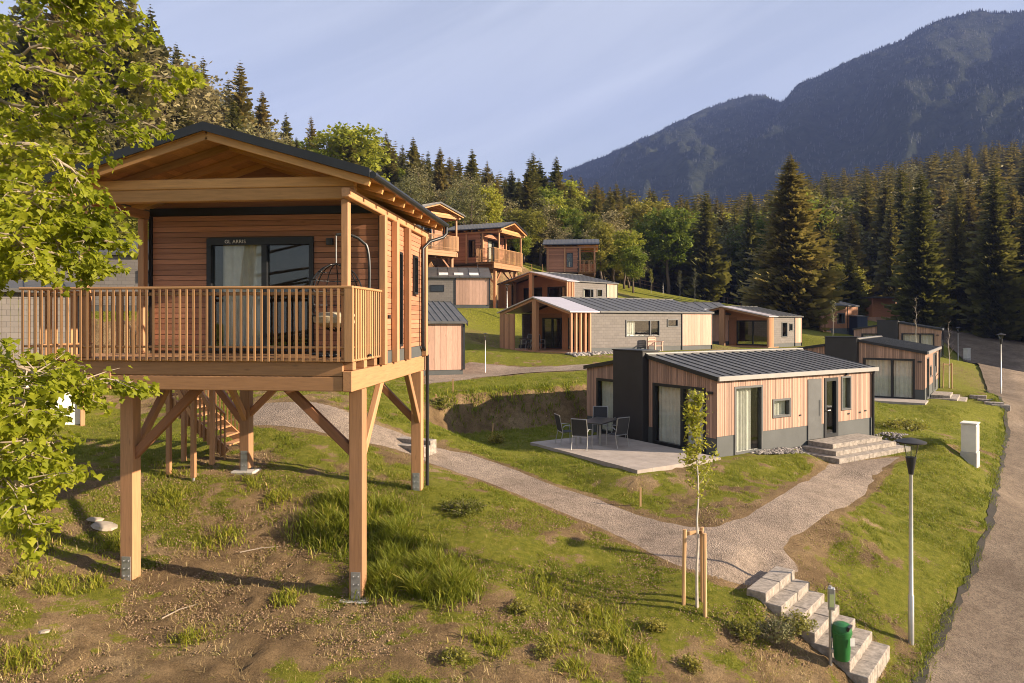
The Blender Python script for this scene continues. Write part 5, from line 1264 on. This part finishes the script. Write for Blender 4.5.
# ------------------------------------------------------------------ mountain
RIDGE = [(300, 268), (400, 232), (480, 205), (560, 173), (607, 155), (654, 133.5), (705, 110), (730, 100), (747.5, 96), (766, 96), (782.6, 103), (799, 84), (841, 65.6), (870, 53), (897, 42), (935, 21), (968, 12.6), (1024, 11.7), (1080, 2), (1150, -22), (1260, -40), (1400, -30), (1600, 0)]
rpx = np.linspace(250, 1720, 400); mt = np.linspace(0, 1, 110)
RY = np.clip(2300 / (1 + .80 * (rpx - CX) / F), 900, 2600); rz = (HY - np.interp(rpx, [a for a, b in RIDGE], [b for a, b in RIDGE])) / F * RY
RYg, MT = np.meshgrid(RY, mt); MXg = np.broadcast_to(((rpx - CX) / F * RY)[None], MT.shape)
Yg = RYg * (1 - .66 * MT)
sl = (1 - MT) ** 1.1
Zg = rz[None] * sl - 20 * MT + 30 * MT * (1 - MT)
nz = fbm(MXg / 170 + MT * 1.2, Yg / 420, 5, 41) - .5
gul = np.abs(fbm(MXg / 120 + Yg / 500, Yg / 700, 4, 51) - .5)
Zg = Zg + (nz * 190 - gul * 230 + 25) * np.minimum(1, MT * 3.2) * (1 - MT * .6)
Zg = Zg + (fbm(MXg / 30, Yg / 30, 4, 61, .6) - .5) * 34 * np.minimum(1, .35 + MT * 6)
Xg = MXg * (.55 + .45 * (1 - MT)) - 260 * MT
def back_rows():
    zb = Zg[:1] - 260; return np.concatenate([Xg[:1], Xg], 0), np.concatenate([Yg[:1] + 500, Yg], 0), np.concatenate([zb, Zg], 0)
Xb, Yb, Zb = back_rows(); nr, nc = Xb.shape
i = (np.arange(nr - 1)[:, None] * nc + np.arange(nc - 1)[None]).ravel()
me = np_mesh('mountain', np.stack([Xb, Yb, Zb], -1).reshape(-1, 3), np.stack([i, i + nc, i + nc + 1, i + 1], 1), smooth=True)
def mountmat():
    m, n, l, b, o = newmat('mountain_rock')
    t = n.new('ShaderNodeTexCoord').outputs['Object']
    a = noise(n, l, t, .012, 6, .65).outputs['Fac']; c = noise(n, l, t, .05, 6, .7).outputs['Fac']
    fo = ramp(n, l, c, [(.3, (.022, .03, .02)), (.7, (.06, .068, .042))]).outputs['Color']
    sx = n.new('ShaderNodeSeparateXYZ'); l(t, sx.inputs['Vector'])
    hz = n.new('ShaderNodeMapRange'); hz.inputs['From Min'].default_value = 380; hz.inputs['From Max'].default_value = 800; l(sx.outputs['Z'], hz.inputs['Value'])
    f = mathn(n, l, 'ADD', mathn(n, l, 'MULTIPLY', hz.outputs['Result'], .6), mathn(n, l, 'MULTIPLY', mathn(n, l, 'SUBTRACT', a, .68), 2.6), True)
    l(mixc(n, l, f, fo, (.115, .11, .105)), b.inputs['Base Color']); b.inputs['Roughness'].default_value = 1; b.inputs['Specular IOR Level'].default_value = 0
    l(bump(n, l, c, .8, 14), b.inputs['Normal']); return m
tag(link('mountain', me, mountmat()), kind='structure')
gq = np.random.default_rng(4); n = 26000
ri = gq.integers(1, 108, n); ci = gq.integers(0, 398, n); u, v = gq.random(n), gq.random(n)
ri[:2600] = 0; 
P4 = lambda A: (A[ri, ci] * (1 - u) + A[ri, ci + 1] * u) * (1 - v * (ri > 0)) + (A[ri + 1, ci] * (1 - u) + A[ri + 1, ci + 1] * u) * (v * (ri > 0))
px_, py_, pz_ = P4(Xg), P4(Yg), P4(Zg)
keep = (fbm(px_ / 90, pz_ / 90, 3, 77) > .36); keep &= (pz_ < 560 + 200 * fbm(px_ / 150, pz_ / 100, 2, 78)) | (gq.random(n) < .35)
cones('mountain_forest', np.stack([px_, py_, pz_ - 2], 1)[keep], gq.uniform(4, 9, n)[keep] , 'mountain_needles', 'distant conifers covering the mountain and fringing its ridge', 5, 2, 6)

# haze: even air round everything
hb = MB(); hb.box(-1700, 3600, -60, 3200, -24, 980); hz = hb.build('haze', None); hz.data.materials.clear()
hm = bpy.data.materials.new('haze_air'); hm.use_nodes = True; hm.node_tree.nodes.clear(); ho = hm.node_tree.nodes.new('ShaderNodeOutputMaterial'); hv = hm.node_tree.nodes.new('ShaderNodeVolumePrincipled')
hv.inputs['Color'].default_value = (.32, .43, .93, 1); hv.inputs['Density'].default_value = 0.00016; hv.inputs['Anisotropy'].default_value = 0.0
hm.node_tree.links.new(hv.outputs[0], ho.inputs['Volume']); hz.data.materials.append(hm); tag(hz, kind='stuff')
#PART4
# ------------------------------------------------------------------ the near maple
def maple():
    g = np.random.default_rng(77); rnd = random.Random(77)
    root = empty('maple_tree', (-9.0, 8.4, gz(-9.0, 8.4)), 0, 'fresh green maple reaching over the balcony from the left side', 'tree')
    o0 = Vector(root.location)
    def W(px, py, Y): return Vector(P3(px, py, Y)) - o0
    tk = MB(); base = Vector((0, 0, -.3)); tops = [Vector((.1, 0, 2)), Vector((.0, .2, 4.5)), Vector((.25, .1, 7)), Vector((.5, -.1, 9.5)), Vector((.4, 0, 12))]
    tk.tube([base] + tops, [.3, .24, .2, .16, .1, .03], 10); tk.build('trunk', M['bark'], root, True)
    BR = [  # limbs in the picture: pixel polylines with distance
      [(-120,60,8.2),(-20,30,8.0),(70,22,7.8),(150,18,7.6)], [(-120,80,7.6),(0,62,7.4),(80,70,7.3),(150,88,7.3),(212,72,7.4)], [(-120,120,8),(-10,100,7.8),(60,110,7.6),(120,128,7.6),(172,118,7.7)],
      [(-120,160,7.4),(0,140,7.2),(60,150,7.2),(110,170,7.4),(128,205,7.6)], [(-120,190,7.2),(-10,190,7.0),(50,195,7.0),(90,210,7.3),(140,240,7.5)], [(-120,210,8),(0,215,7.8),(60,226,7.8),(100,246,8.0),(132,262,8.2)],
      [(-120,230,7.0),(-20,236,6.8),(30,240,6.8),(55,250,7.0)], [(-100,330,7.2),(-10,362,7.0),(50,372,7.0),(100,378,7.4),(165,382,7.8)], [(-100,370,6.6),(-10,385,6.5),(40,400,6.5),(62,420,6.6)],
      [(-100,420,6.8),(0,425,6.6),(40,440,6.6),(68,462,6.7)], [(-100,460,6.6),(0,462,6.4),(30,478,6.4),(42,515,6.5)], [(-100,400,7.6),(0,410,7.5),(60,440,7.6),(98,462,7.9)],
      [(-120,10,9),(-20,-20,8.8),(60,-30,8.6),(160,-25,8.4)], [(-120,130,9),(-10,70,8.8),(60,45,8.6),(120,50,8.5),(170,40,8.3)], [(-120,30,7),(-30,0,7),(40,-8,7),(110,0,7.2)],
      [(-120,250,8.2),(-10,170,8.2),(40,130,8.2),(90,95,8.2)], [(-120,350,7.9),(-20,290,7.6),(5,262,7.5),(30,240,7.5)], [(-100,350,7.0),(-20,380,7),(20,398,7),(50,408,7.3),(62,420,7.6)], [(-100,440,7.4),(-10,445,7.2),(30,470,7.2),(70,492,7.3)]]
    bm = MB(); cs = []
    def spray(p, d, ln, rad, depth):
        """a twig with leaves in flat layered sprays"""
        pts = [p]; n = max(3, int(ln / .12)); dd = d.copy()
        for i in range(n):
            dd = (dd + Vector((rnd.gauss(0, .16), rnd.gauss(0, .16), rnd.gauss(-.035, .10)))).normalized(); pts.append(pts[-1] + dd * ln / n)
        bm.tube(pts, [rad * (1 - .8 * i / n) for i in range(n + 1)], 4, False)
        for i in range(1, n + 1):
            if depth > 0 and rnd.random() < .55:
                sd = dd.cross(Vector((0, 0, 1))).normalized() * rnd.choice((-1, 1)); spray(pts[i], (dd * .6 + sd + Vector((0, 0, rnd.gauss(0, .15)))).normalized(), ln * rnd.uniform(.35, .6), rad * .5, depth - 1)
            if depth <= 1:
                for _ in range(5 if depth == 0 else 2): cs.append((pts[i], dd.copy()))
    for bi, ln in enumerate(BR):
        P = [W(p[0] - (38 if p[0] > 60 else 14), p[1], p[2]) for p in ln]; full = []
        for i in range(len(P) - 1):
            for k in range(6): full.append(P[i].lerp(P[i + 1], k / 6) + Vector((rnd.gauss(0, .02), rnd.gauss(0, .02), rnd.gauss(0, .02))))
        full.append(P[-1]); n = len(full)
        st = Vector((0.1, 0, min(11, max(1.0, full[0].z - .4)))); bm.tube([st] + full, [.05] + [.030 * (1 - .85 * i / n) for i in range(n)], 6, False)
        for i in range(4, n):
            dd = (full[i] - full[i - 1]).normalized()
            for s_ in (-1, 1):
                if rnd.random() < .66:
                    sd = dd.cross(Vector((0, 0, 1))).normalized() * s_
                    spray(full[i], (dd * rnd.uniform(.4, 1.0) + sd * rnd.uniform(.4, 1) + Vector((0, 0, rnd.gauss(.0, .35)))).normalized(), rnd.uniform(.3, .62) * (1.1 - .6 * i / n), .010, 1)
        spray(full[-1], (full[-1] - full[-3]).normalized(), .22, .01, 1)
    bm.build('branch', M['twig'], root, True)
    # palmate leaf outline
    T = np.array([(0, 0), (.20, -.12), (.50, -.10), (.47, .10), (.68, .36), (.44, .44), (.30, .60), (.0, .95), (-.30, .60), (-.44, .44), (-.68, .36), (-.47, .10), (-.50, -.10), (-.20, -.12)]); T = np.concatenate([[(0, .18)], T], 0)
    nT = len(T); tri = np.array([(0, 1 + i, 1 + (i + 1) % (nT - 1)) for i in range(nT - 1)])
    n = len(cs); base = np.array([tuple(c[0]) for c in cs]) + g.normal(0, .035, (n, 3)); D = np.array([tuple(c[1]) for c in cs])
    out_ = D + g.normal(0, .75, (n, 3)); out_[:, 2] = out_[:, 2] * .4 - g.uniform(.25, 1.3, n); out_ /= np.linalg.norm(out_, axis=1, keepdims=True)
    up = np.array([0, 0, 1.0]) + g.normal(0, .38, (n, 3)); nr = up - out_ * (up * out_).sum(1, keepdims=True); nr /= np.linalg.norm(nr, axis=1, keepdims=True); sd = np.cross(out_, nr)
    s = g.uniform(.036, .080, (n, 1, 1)); fold = g.uniform(.1, .45, (n, 1, 1)); cup = g.uniform(.0, .35, (n, 1, 1))
    tx, ty = T[None, :, :1], T[None, :, 1:]
    V = base[:, None] + out_[:, None] * .03 + s * (sd[:, None] * tx + out_[:, None] * ty + nr[:, None] * (fold * np.abs(tx) - cup * ty * ty))
    Fc = (tri[None] + (np.arange(n) * nT)[:, None, None]).reshape(-1, 3)
    cl = np.array([mnoise.noise(Vector(b * 1.6)) for b in base]) * .5 + .5
    r = np.clip(cl * .6 + g.random(n) * .45 - .05, 0, 1)
    me = np_mesh('crown', V.reshape(-1, 3), Fc, np.repeat(r, nT - 1)); link('crown', me, M['maple_leaf'], root)
    print('maple leaves', n)
maple()

# ------------------------------------------------------------------ young trees
def sapling(loc, h, cz, rw, n, label, mat='green_leaf', leaf=.05, staked=0, bark='birch_bark', seed=1, group='young planted trees'):
    root = empty('sapling', loc, 0, label, 'young tree', group); rnd = random.Random(seed); g = np.random.default_rng(seed)
    pts = [(rnd.gauss(0, .004) * i, rnd.gauss(0, .004) * i, h * i / 10 - (.1 if i == 0 else 0)) for i in range(11)]
    t = MB(); t.tube(pts, [.024 * (1.1 - .095 * i) * (h / 3.5) for i in range(11)], 7); t.build('trunk', M[bark], root, True)
    b = MB(); cs = []
    for i in range(n):
        u = rnd.random(); z = cz + (h - cz) * u; k = min(9, int(z / h * 10)); p = Vector(pts[k]).lerp(Vector(pts[k + 1]), z / h * 10 - k); an = rnd.random() * 6.28
        ln = rw * (1.1 - .75 * u) * rnd.uniform(.4, 1.15); e = p + Vector((math.cos(an) * ln, math.sin(an) * ln, ln * rnd.uniform(.5, 1.3)))
        b.tube([p, p.lerp(e, .5) + Vector((0, 0, -.02)), e], [.007, .005, .002], 4, False)
        cs += [tuple(p.lerp(e, q)) for q in (.35, .6, .85, 1.05)]
    b.build('branch', M['twig'], root)
    if mat:
        V, Fc, r = leaf_cloud(cs, 5, np.array([.05, .05, .05]) * (leaf / .05), leaf, .3, seed, aspect=.55); link('crown', np_mesh('crown', V, Fc, r), M[mat], root)
    return root
def stakes(loc, h, r_, label, rz=0.0):
    root = empty('tree_stakes', loc, rz, label, 'tree stakes', 'wooden tree stakes'); pp = []
    for i in range(3):
        an = .5 + i * 2.094; x, y = r_ * math.cos(an), r_ * math.sin(an); m_ = MB(); m_.tube([(x * 1.12, y * 1.12, -.35), (x, y, h)], .035, 8); m_.build('stake', M['stake_wood'], root, True); pp.append(Vector((x, y, h - .08)))
    for i in range(3):
        if i == 1: continue
        m_ = MB(); m_.bar(pp[i], pp[(i + 1) % 3], .03, .07); m_.build('crossbar', M['stake_wood'], root)
    return root
p1 = hit(697, 607)
sapling(p1, 3.95, 2.0, .33, 62, 'slim young tree with yellow green leaves tied between stakes below the patio', 'bright_leaf', .042, seed=3)
stakes(p1, 1.42, .22, 'three tall stakes round the slim young tree below the patio', .4)
p2 = hit(949, 388)
sapling(p2 + Vector((0, 0, 0)), 4.0, 1.7, .4, 40, 'nearly bare young tree between stakes by the roadside bungalow steps', None, seed=5)
stakes(p2, 1.5, .28, 'three stakes round the bare young tree by the roadside bungalow')
for px, py, h, lb, mt in [(833, 349, 3.2, 'young tree with a small round leafy top beside the shaded porch bungalow', 'pale_leaf'), (858, 361, 3.0, 'bare young tree in front of the dark chimney of the roadside bungalow', None), (846, 362, 2.2, 'yellowish shrubby sapling before the dark chimney of the roadside bungalow', 'pale_leaf'),
                          (680, 300, 3.6, 'young tree behind the dark skylight roof, left of two', 'pale_leaf'), (695, 300, 4.2, 'young tree behind the dark skylight roof, right of two', 'pale_leaf'), (651, 299, 3.2, 'young tree at the forest edge beside the small lamp', 'green_leaf'), (916, 350, 4.5, 'bare young tree behind the roof of the roadside bungalow', None)]:
    Y = {833: 62, 858: 44, 846: 44, 680: 88, 695: 88, 651: 92, 916: 58}[px]; x = (px - CX) / F * Y
    sapling((x, Y, gz(x, Y)), h, h * .4, h * .12, 40, lb, mt, .05, seed=px)
# ------------------------------------------------------------------ shrubs and tall grass
def blades(P, L, seed, width=.007, lean=.5, nrm=None):
    g = np.random.default_rng(seed); n = len(P); an = g.random(n) * 6.283; ln = np.abs(g.normal(0, lean, n)) + .1
    d = np.stack([np.cos(an) * np.sin(ln), np.sin(an) * np.sin(ln), np.cos(ln)], 1); a2 = an + 1.57 + g.normal(0, .5, n); s = np.stack([np.cos(a2), np.sin(a2), 0 * an], 1)
    w_ = (width * g.uniform(.6, 1.4, n))[:, None]; L = L[:, None]
    mid = P + d * L * .55; tip = P + d * L + np.stack([np.cos(an), np.sin(an), -.6 + 0 * an], 1) * L * .22
    V = np.stack([P - s * w_, P + s * w_, mid + s * w_ * .8, mid - s * w_ * .8, tip], 1).reshape(-1, 3)
    b = np.arange(n)[:, None] * 5
    F3 = np.concatenate([b + np.array([[0, 1, 2]]), b + np.array([[0, 2, 3]]), b + np.array([[3, 2, 4]])], 1).reshape(-1, 3)
    return V, F3
def meadow():
    g = np.random.default_rng(15); n = 1500000
    Y = 8.6 * (34 / 8.6) ** (g.random(n) ** .9); px = g.uniform(-60, 1090, n); x = (px - CX) / F * Y
    k = np.maximum(grassiness(x, Y), .20); tuft = fbm(x * 4.5, Y * 4.5, 3, 91)
    pr = np.clip(k * 1.15 * np.clip((tuft - .36) * 5, .06, 1.4), 0.02, 1) * np.clip(Y / 15, .75, 1)
    m_ = g.random(n) < pr
    x, Y, k, tuft = x[m_], Y[m_], k[m_], tuft[m_]
    m_ = (sdpoly(x, Y, PATHP) > .06) & (sdpoly(x, Y, PATHP2) > .1) & (sdpoly(x, Y, ROADP) > .1) & (sdpoly(x, Y, PADS[0][0]) > .15 ) | ((sdpoly(x, Y, PADS[0][0]) < .1) & (sdpoly(x, Y, loc2w(B1, B1[2], [(-3.8, -.55), (9.2, -1.9), (9.2, 7), (-.2, 7), (-3.8, 5)])) > .1))
    m_ &= sdpoly(x, Y, ST_C) > -.12
    x, Y, k, tuft = x[m_], Y[m_], k[m_], tuft[m_]
    if len(x) > 480000: sl_ = g.permutation(len(x))[:480000]; x, Y, k, tuft = x[sl_], Y[sl_], k[sl_], tuft[sl_]
    # steep cut banks stay bare
    z = ground(x, Y); s1 = np.hypot(ground(x + .15, Y) - z, ground(x, Y + .15) - z) / .15; m_ = s1 < .62; x, Y, k, tuft, z = x[m_], Y[m_], k[m_], tuft[m_], z[m_]
    hgt = (.018 + .042 * k * np.clip(tuft * 1.5, .4, 1.5)) * g.uniform(.6, 1.5, len(x)) * np.clip(Y / 16, .85, 1.5)
    V, F3 = blades(np.stack([x, Y, z - .01], 1), hgt, 16, .0048, .6)
    V[:, 0:0]; wide = np.repeat(np.clip(Y / 13, 1, 2.2), 5)
    r = np.repeat(np.clip(.35 + .38 * (1 - k) * (g.random(len(x)) < .55) + .55 * (fbm(x * 1.3, Y * 1.3, 3, 93) - .5) * 2 * .6 + g.normal(0, .18, len(x)) + .1, 0, 1), 3)
    tag(link('grass', np_mesh('grass', V, F3, r), M['grass_blade']), 'short meadow grass in tufts over bare soil', 'grass', None, 'stuff'); print('blades', len(x))
meadow()
def patch(blobs, n, L0, L1, label, seed, name='tall_grass', width=.009, lean=.35, cat='grass'):
    g = np.random.default_rng(seed); Ps = []; Ls = []
    for px, py, r_, dens in blobs:
        c = hit(px, py); k = int(n * dens); q = g.normal(0, 1, (k, 2)) * r_ * .55
        x = c.x + q[:, 0]; y = c.y + q[:, 1]; t = fbm(x * 3, y * 3, 2, seed); m_ = t > .38; x, y, t = x[m_], y[m_], t[m_]
        Ps.append(np.stack([x, y, ground(x, y) - .02], 1)); Ls.append(g.uniform(L0, L1, len(x)) * (1.15 - .5 * np.clip(np.hypot(q[m_, 0], q[m_, 1]) / r_, 0, 1)))
    P = np.concatenate(Ps); V, F3 = blades(P, np.concatenate(Ls), seed + 1, width, lean)
    tag(link(name, np_mesh(name, V, F3, np.repeat(np.clip(g.normal(.42, .22, len(P)), 0, 1), 3)), M['grass_blade']), label, cat, None, 'stuff')
patch([(330, 525, .7, .8), (350, 540, .6, .6), (395, 540, .6, 1.0), (400, 565, .55, 1.0), (430, 575, .55, 1.0), (385, 585, .4, .7), (450, 590, .45, .8), (345, 505, .55, .5), (380, 515, .6, .5), (415, 595, .35, .5)], 2600, .2, .58, 'thick patch of tall grass around the front post of the near stilt house', 33)
patch([(165, 500, .5, .5), (220, 540, .5, .3), (120, 545, .5, .5), (30, 540, .6, .6), (60, 590, .4, .3), (280, 500, .5, .4), (25, 575, .5, .3), (290, 600, .3, .3), (560, 640, .4, .3), (620, 640, .4, .3), (640, 655, .35, .2), (480, 640, .35, .2), (170, 470, .6, .5), (250, 485, .5, .4), (90, 585, .3, .3), (575, 670, .3, .3), (500, 650, .3, .2), (550, 590, .5, .3), (600, 620, .5, .35), (20, 660, .4, .3), (190, 640, .3, .2)], 1100, .1, .30, 'loose tufts of longer grass scattered over the bare soil', 35)
patch([(475, 398, .7, .5), (500, 395, .8, .6), (525, 393, .8, .6), (550, 393, .8, .6), (575, 394, .7, .6), (455, 405, .6, .4)], 900, .12, .34, 'long grass hanging over the top of the earth bank', 37, 'bank_grass', .016)
def verge():
    g = np.random.default_rng(48); P = []
    for (xa, ya), (xb, yb) in zip(ROAD_L[:7], ROAD_L[1:8]):
        n = int(260 * math.hypot(xb - xa, yb - ya)); t = g.random(n); P.append(np.stack([xa + (xb - xa) * t + g.normal(-.10, .10, n), ya + (yb - ya) * t + g.normal(.03, .06, n)], 1))
    P = np.concatenate(P); P = P[fbm(P[:, 0] * 1.6, P[:, 1] * 1.6, 3, 15) > .42]; V, F3 = blades(np.column_stack([P, ground(P[:, 0], P[:, 1]) - .01]), g.uniform(.05, .20, len(P)), 49, .007, .7)
    tag(link('verge_grass', np_mesh('verge_grass', V, F3, np.repeat(np.clip(g.normal(.25, .2, len(P)), 0, 1), 3)), M['grass_blade']), 'ragged dark grass along the gutter of the gravel road', 'grass', None, 'stuff')
verge()
def straw():
    g = np.random.default_rng(45); n = 60000; Y = 8.8 * (22 / 8.8) ** g.random(n); px = g.uniform(-40, 1040, n); x = (px - CX) / F * Y
    m_ = (g.random(n) < np.clip(1.15 - grassiness(x, Y), .25, 1) * np.clip((fbm(x * 2.2, Y * 2.2, 3, 61) - .38) * 5, 0, 1)) & (sdpoly(x, Y, PATHP) > .1) & (sdpoly(x, Y, ROADP) > .2)
    x, Y = x[m_], Y[m_]; V, F3 = blades(np.stack([x, Y, ground(x, Y) + .004], 1), g.uniform(.04, .16, len(x)), 46, .0035, 1.25)
    leafmat('straw', [(0, (.22, .14, .06)), (.6, (.40, .28, .13)), (1, (.55, .42, .22))], .2)
    tag(link('straw', np_mesh('straw', V, F3, np.repeat(g.random(len(x)), 3)), M['straw']), 'dry straw and dead grass lying on the bare soil', 'grass', None, 'stuff')
straw()
def shrub(px, py, r_, h, n, label, mat, leaf, seed):
    c = hit(px, py); root = empty('shrub', c, 0, label, 'shrub', 'low shrubs on the meadow'); g = np.random.default_rng(seed); st = MB(); cs = []
    for i in range(n):
        an = g.random() * 6.28; rr = r_ * g.random() ** .6; e = Vector((math.cos(an) * rr, math.sin(an) * rr, h * (1 - .5 * (rr / r_) ** 2) * g.uniform(.5, 1.05))); p = Vector((e.x * .25, e.y * .25, -.03))
        st.tube([p, p.lerp(e, .5) + Vector((0, 0, .03)), e], [.006, .004, .002], 4, False); cs += [tuple(p.lerp(e, q)) for q in (.5, .7, .85, 1)]
    st.build('stem', M['twig'], root); V, Fc, r = leaf_cloud(cs, 5, np.array([.035, .035, .03]) * (leaf / .03), leaf, .4, seed, aspect=.5); link('foliage', np_mesh('foliage', V, Fc, r), M[mat], root)
shrub(775, 640, .42, .42, 60, 'yellowish flowering shrub beside the stone stairs', 'pale_leaf', .028, 1); shrub(795, 632, .40, .38, 60, 'darker green shrub against the stone stairs', 'green_leaf', .03, 2)
shrub(745, 636, .3, .25, 40, 'low green shrub left of the yellowish one by the stairs', 'green_leaf', .028, 3)
shrub(465, 512, .55, .28, 70, 'low leafy shrub near the drainpipe of the near stilt house', 'green_leaf', .035, 4); shrub(440, 409, .45, .45, 50, 'small dark shrub at the left end of the earth bank', 'green_leaf', .05, 5); shrub(495, 443, .35, .35, 40, 'leafy weed at the foot of the earth bank by the leaning stake', 'green_leaf', .04, 6)
shrub(905, 430, .9, .4, 60, 'dark weed clump on the bank below the roadside terrace', 'green_leaf', .06, 7)
for k_, (px, py) in enumerate([(600, 640), (655, 630), (520, 610), (545, 655), (690, 668), (10, 585), (455, 660), (580, 610)]):
    c = hit(px, py); shrub(px, py, .22, .16, 26, ['leafy weed low in the bare soil near the picture bottom', 'leafy weed low in the meadow'][0], 'green_leaf', .03, 20 + k_)
# ------------------------------------------------------------------ pebbles
def pebbles(name, label, poly_px, n, s0, s1, mat, seed, world=None, lift=0.0):
    g = np.random.default_rng(seed); ico = [(0, 0, 1), (.894, 0, .447), (.276, .851, .447), (-.724, .526, .447), (-.724, -.526, .447), (.276, -.851, .447), (.724, .526, -.447), (-.276, .851, -.447), (-.894, 0, -.447), (-.276, -.851, -.447), (.724, -.526, -.447), (0, 0, -1)]
    fi = [(0, 1, 2), (0, 2, 3), (0, 3, 4), (0, 4, 5), (0, 5, 1), (1, 6, 2), (2, 7, 3), (3, 8, 4), (4, 9, 5), (5, 10, 1), (2, 6, 7), (3, 7, 8), (4, 8, 9), (5, 9, 10), (1, 10, 6), (6, 11, 7), (7, 11, 8), (8, 11, 9), (9, 11, 10), (10, 11, 6)]
    W_ = world if world else [(lambda p: (p.x, p.y))(hit(*p)) for p in poly_px]; A = np.array(W_)
    x = g.uniform(A[:, 0].min(), A[:, 0].max(), n * 5); y = g.uniform(A[:, 1].min(), A[:, 1].max(), n * 5); m_ = sdpoly(x, y, W_) < 0; x, y = x[m_][:n], y[m_][:n]; n = len(x)
    m2 = (sdpoly(x, y, PATHP) > .05) & (sdpoly(x, y, ROADP) > .05) if seed == 61 else np.ones(n, bool); x, y = x[m2], y[m2]; n = len(x)
    s = (s0 + (s1 - s0) * g.random(n) ** 3)[:, None, None]; V = np.array(ico)[None] * s * g.uniform(.6, 1.3, (n, 12, 1)) * np.array([1, 1, .7]); V = V + np.stack([x, y, ground(x, y) + lift + s[:, 0, 0] * .2], 1)[:, None]
    Fc = (np.array(fi)[None] + (np.arange(n) * 12)[:, None, None]).reshape(-1, 3)
    tag(link(name, np_mesh(name, V.reshape(-1, 3), Fc, np.repeat(g.random(n), 20)), M[mat]), label, 'pebbles', None, 'stuff')
def pebmat(name, a, b_):
    m, n, l, b, o = newmat(name); l(ramp(n, l, attr(n, 'rnd').outputs['Fac'], [(0, a), (1, b_)]).outputs['Color'], b.inputs['Base Color']); b.inputs['Roughness'].default_value = .9
pebmat('pebble_grey', (.11, .10, .09), (.38, .34, .31)); pebmat('clod', (.17, .108, .06), (.34, .225, .13))
pebbles('pebble_bed', 'grey pebble strip along the plinth of the near bungalow', None, 1500, .025, .07, 'pebble_grey', 60, loc2w(B1, B1[2], [(1.4, -.05), (4.2, -.05), (4.2, -.95), (3.0, -1.1), (1.5, -.3)]), .0)
pebbles('pebble_bed', 'grey pebbles right of the entrance steps of the near bungalow', None, 350, .025, .07, 'pebble_grey', 62, loc2w(B1, B1[2], [(8.0, -.02), (9.3, -.02), (9.5, -.8), (8.2, -1.0)]), .0)
pebbles('pebble_bed', 'pale rubble strip before the porch of the long grey bungalow', None, 1500, .05, .15, 'pebble_grey', 63, loc2w(B2, B2[2], [(-.6, -.2), (6, -.2), (6, -1.5), (-1, -1.6)]), .0)
pebbles('soil_clods', 'loose clods and stones on the bare earth', [(-40, 683), (1000, 683), (960, 600), (780, 500), (440, 500), (260, 450), (60, 470), (-60, 560)], 85000, .004, .02, 'clod', 61)
for k_, (px, py, an, ln, lb) in enumerate([(262, 550, .5, .42, 'dry stick lying on bare soil between the front posts'), (335, 520, -.4, .3, 'short dry stick beside the tall grass patch'), (180, 612, 1.1, .35, 'dry stick on the bare slope at the lower left')]):
    c = hit(px, py); m_ = MB(); m_.tube([(-ln, 0, .02), (0, .03, .035), (ln, -.02, .02)], [.012, .010, .005], 5); o = m_.build('stick', M['twig']); o.location = c; o.rotation_euler = (0, 0, an); tag(o, lb, 'stick', 'dry sticks')
for k_, (px, py, s_, lb) in enumerate([(105, 527, .22, 'pale flat stone half sunk in soil near the left front post'), (96, 520, .15, 'smaller stone beside the flat one near the left front post'), (44, 632, .10, 'little stone on the bare slope bottom left')]):
    m_ = MB(); m_.lathe([(.3 * s_, -.4 * s_), (s_, 0), (.85 * s_, .35 * s_), (.3 * s_, .5 * s_)], n=9); o = m_.build('field_stone', M['stone']); o.location = hit(px, py); o.scale = (1.3, .9, .7); o.rotation_euler = (.1, .2, k_); tag(o, lb, 'stone', 'field stones')
bpy.context.view_layer.update()
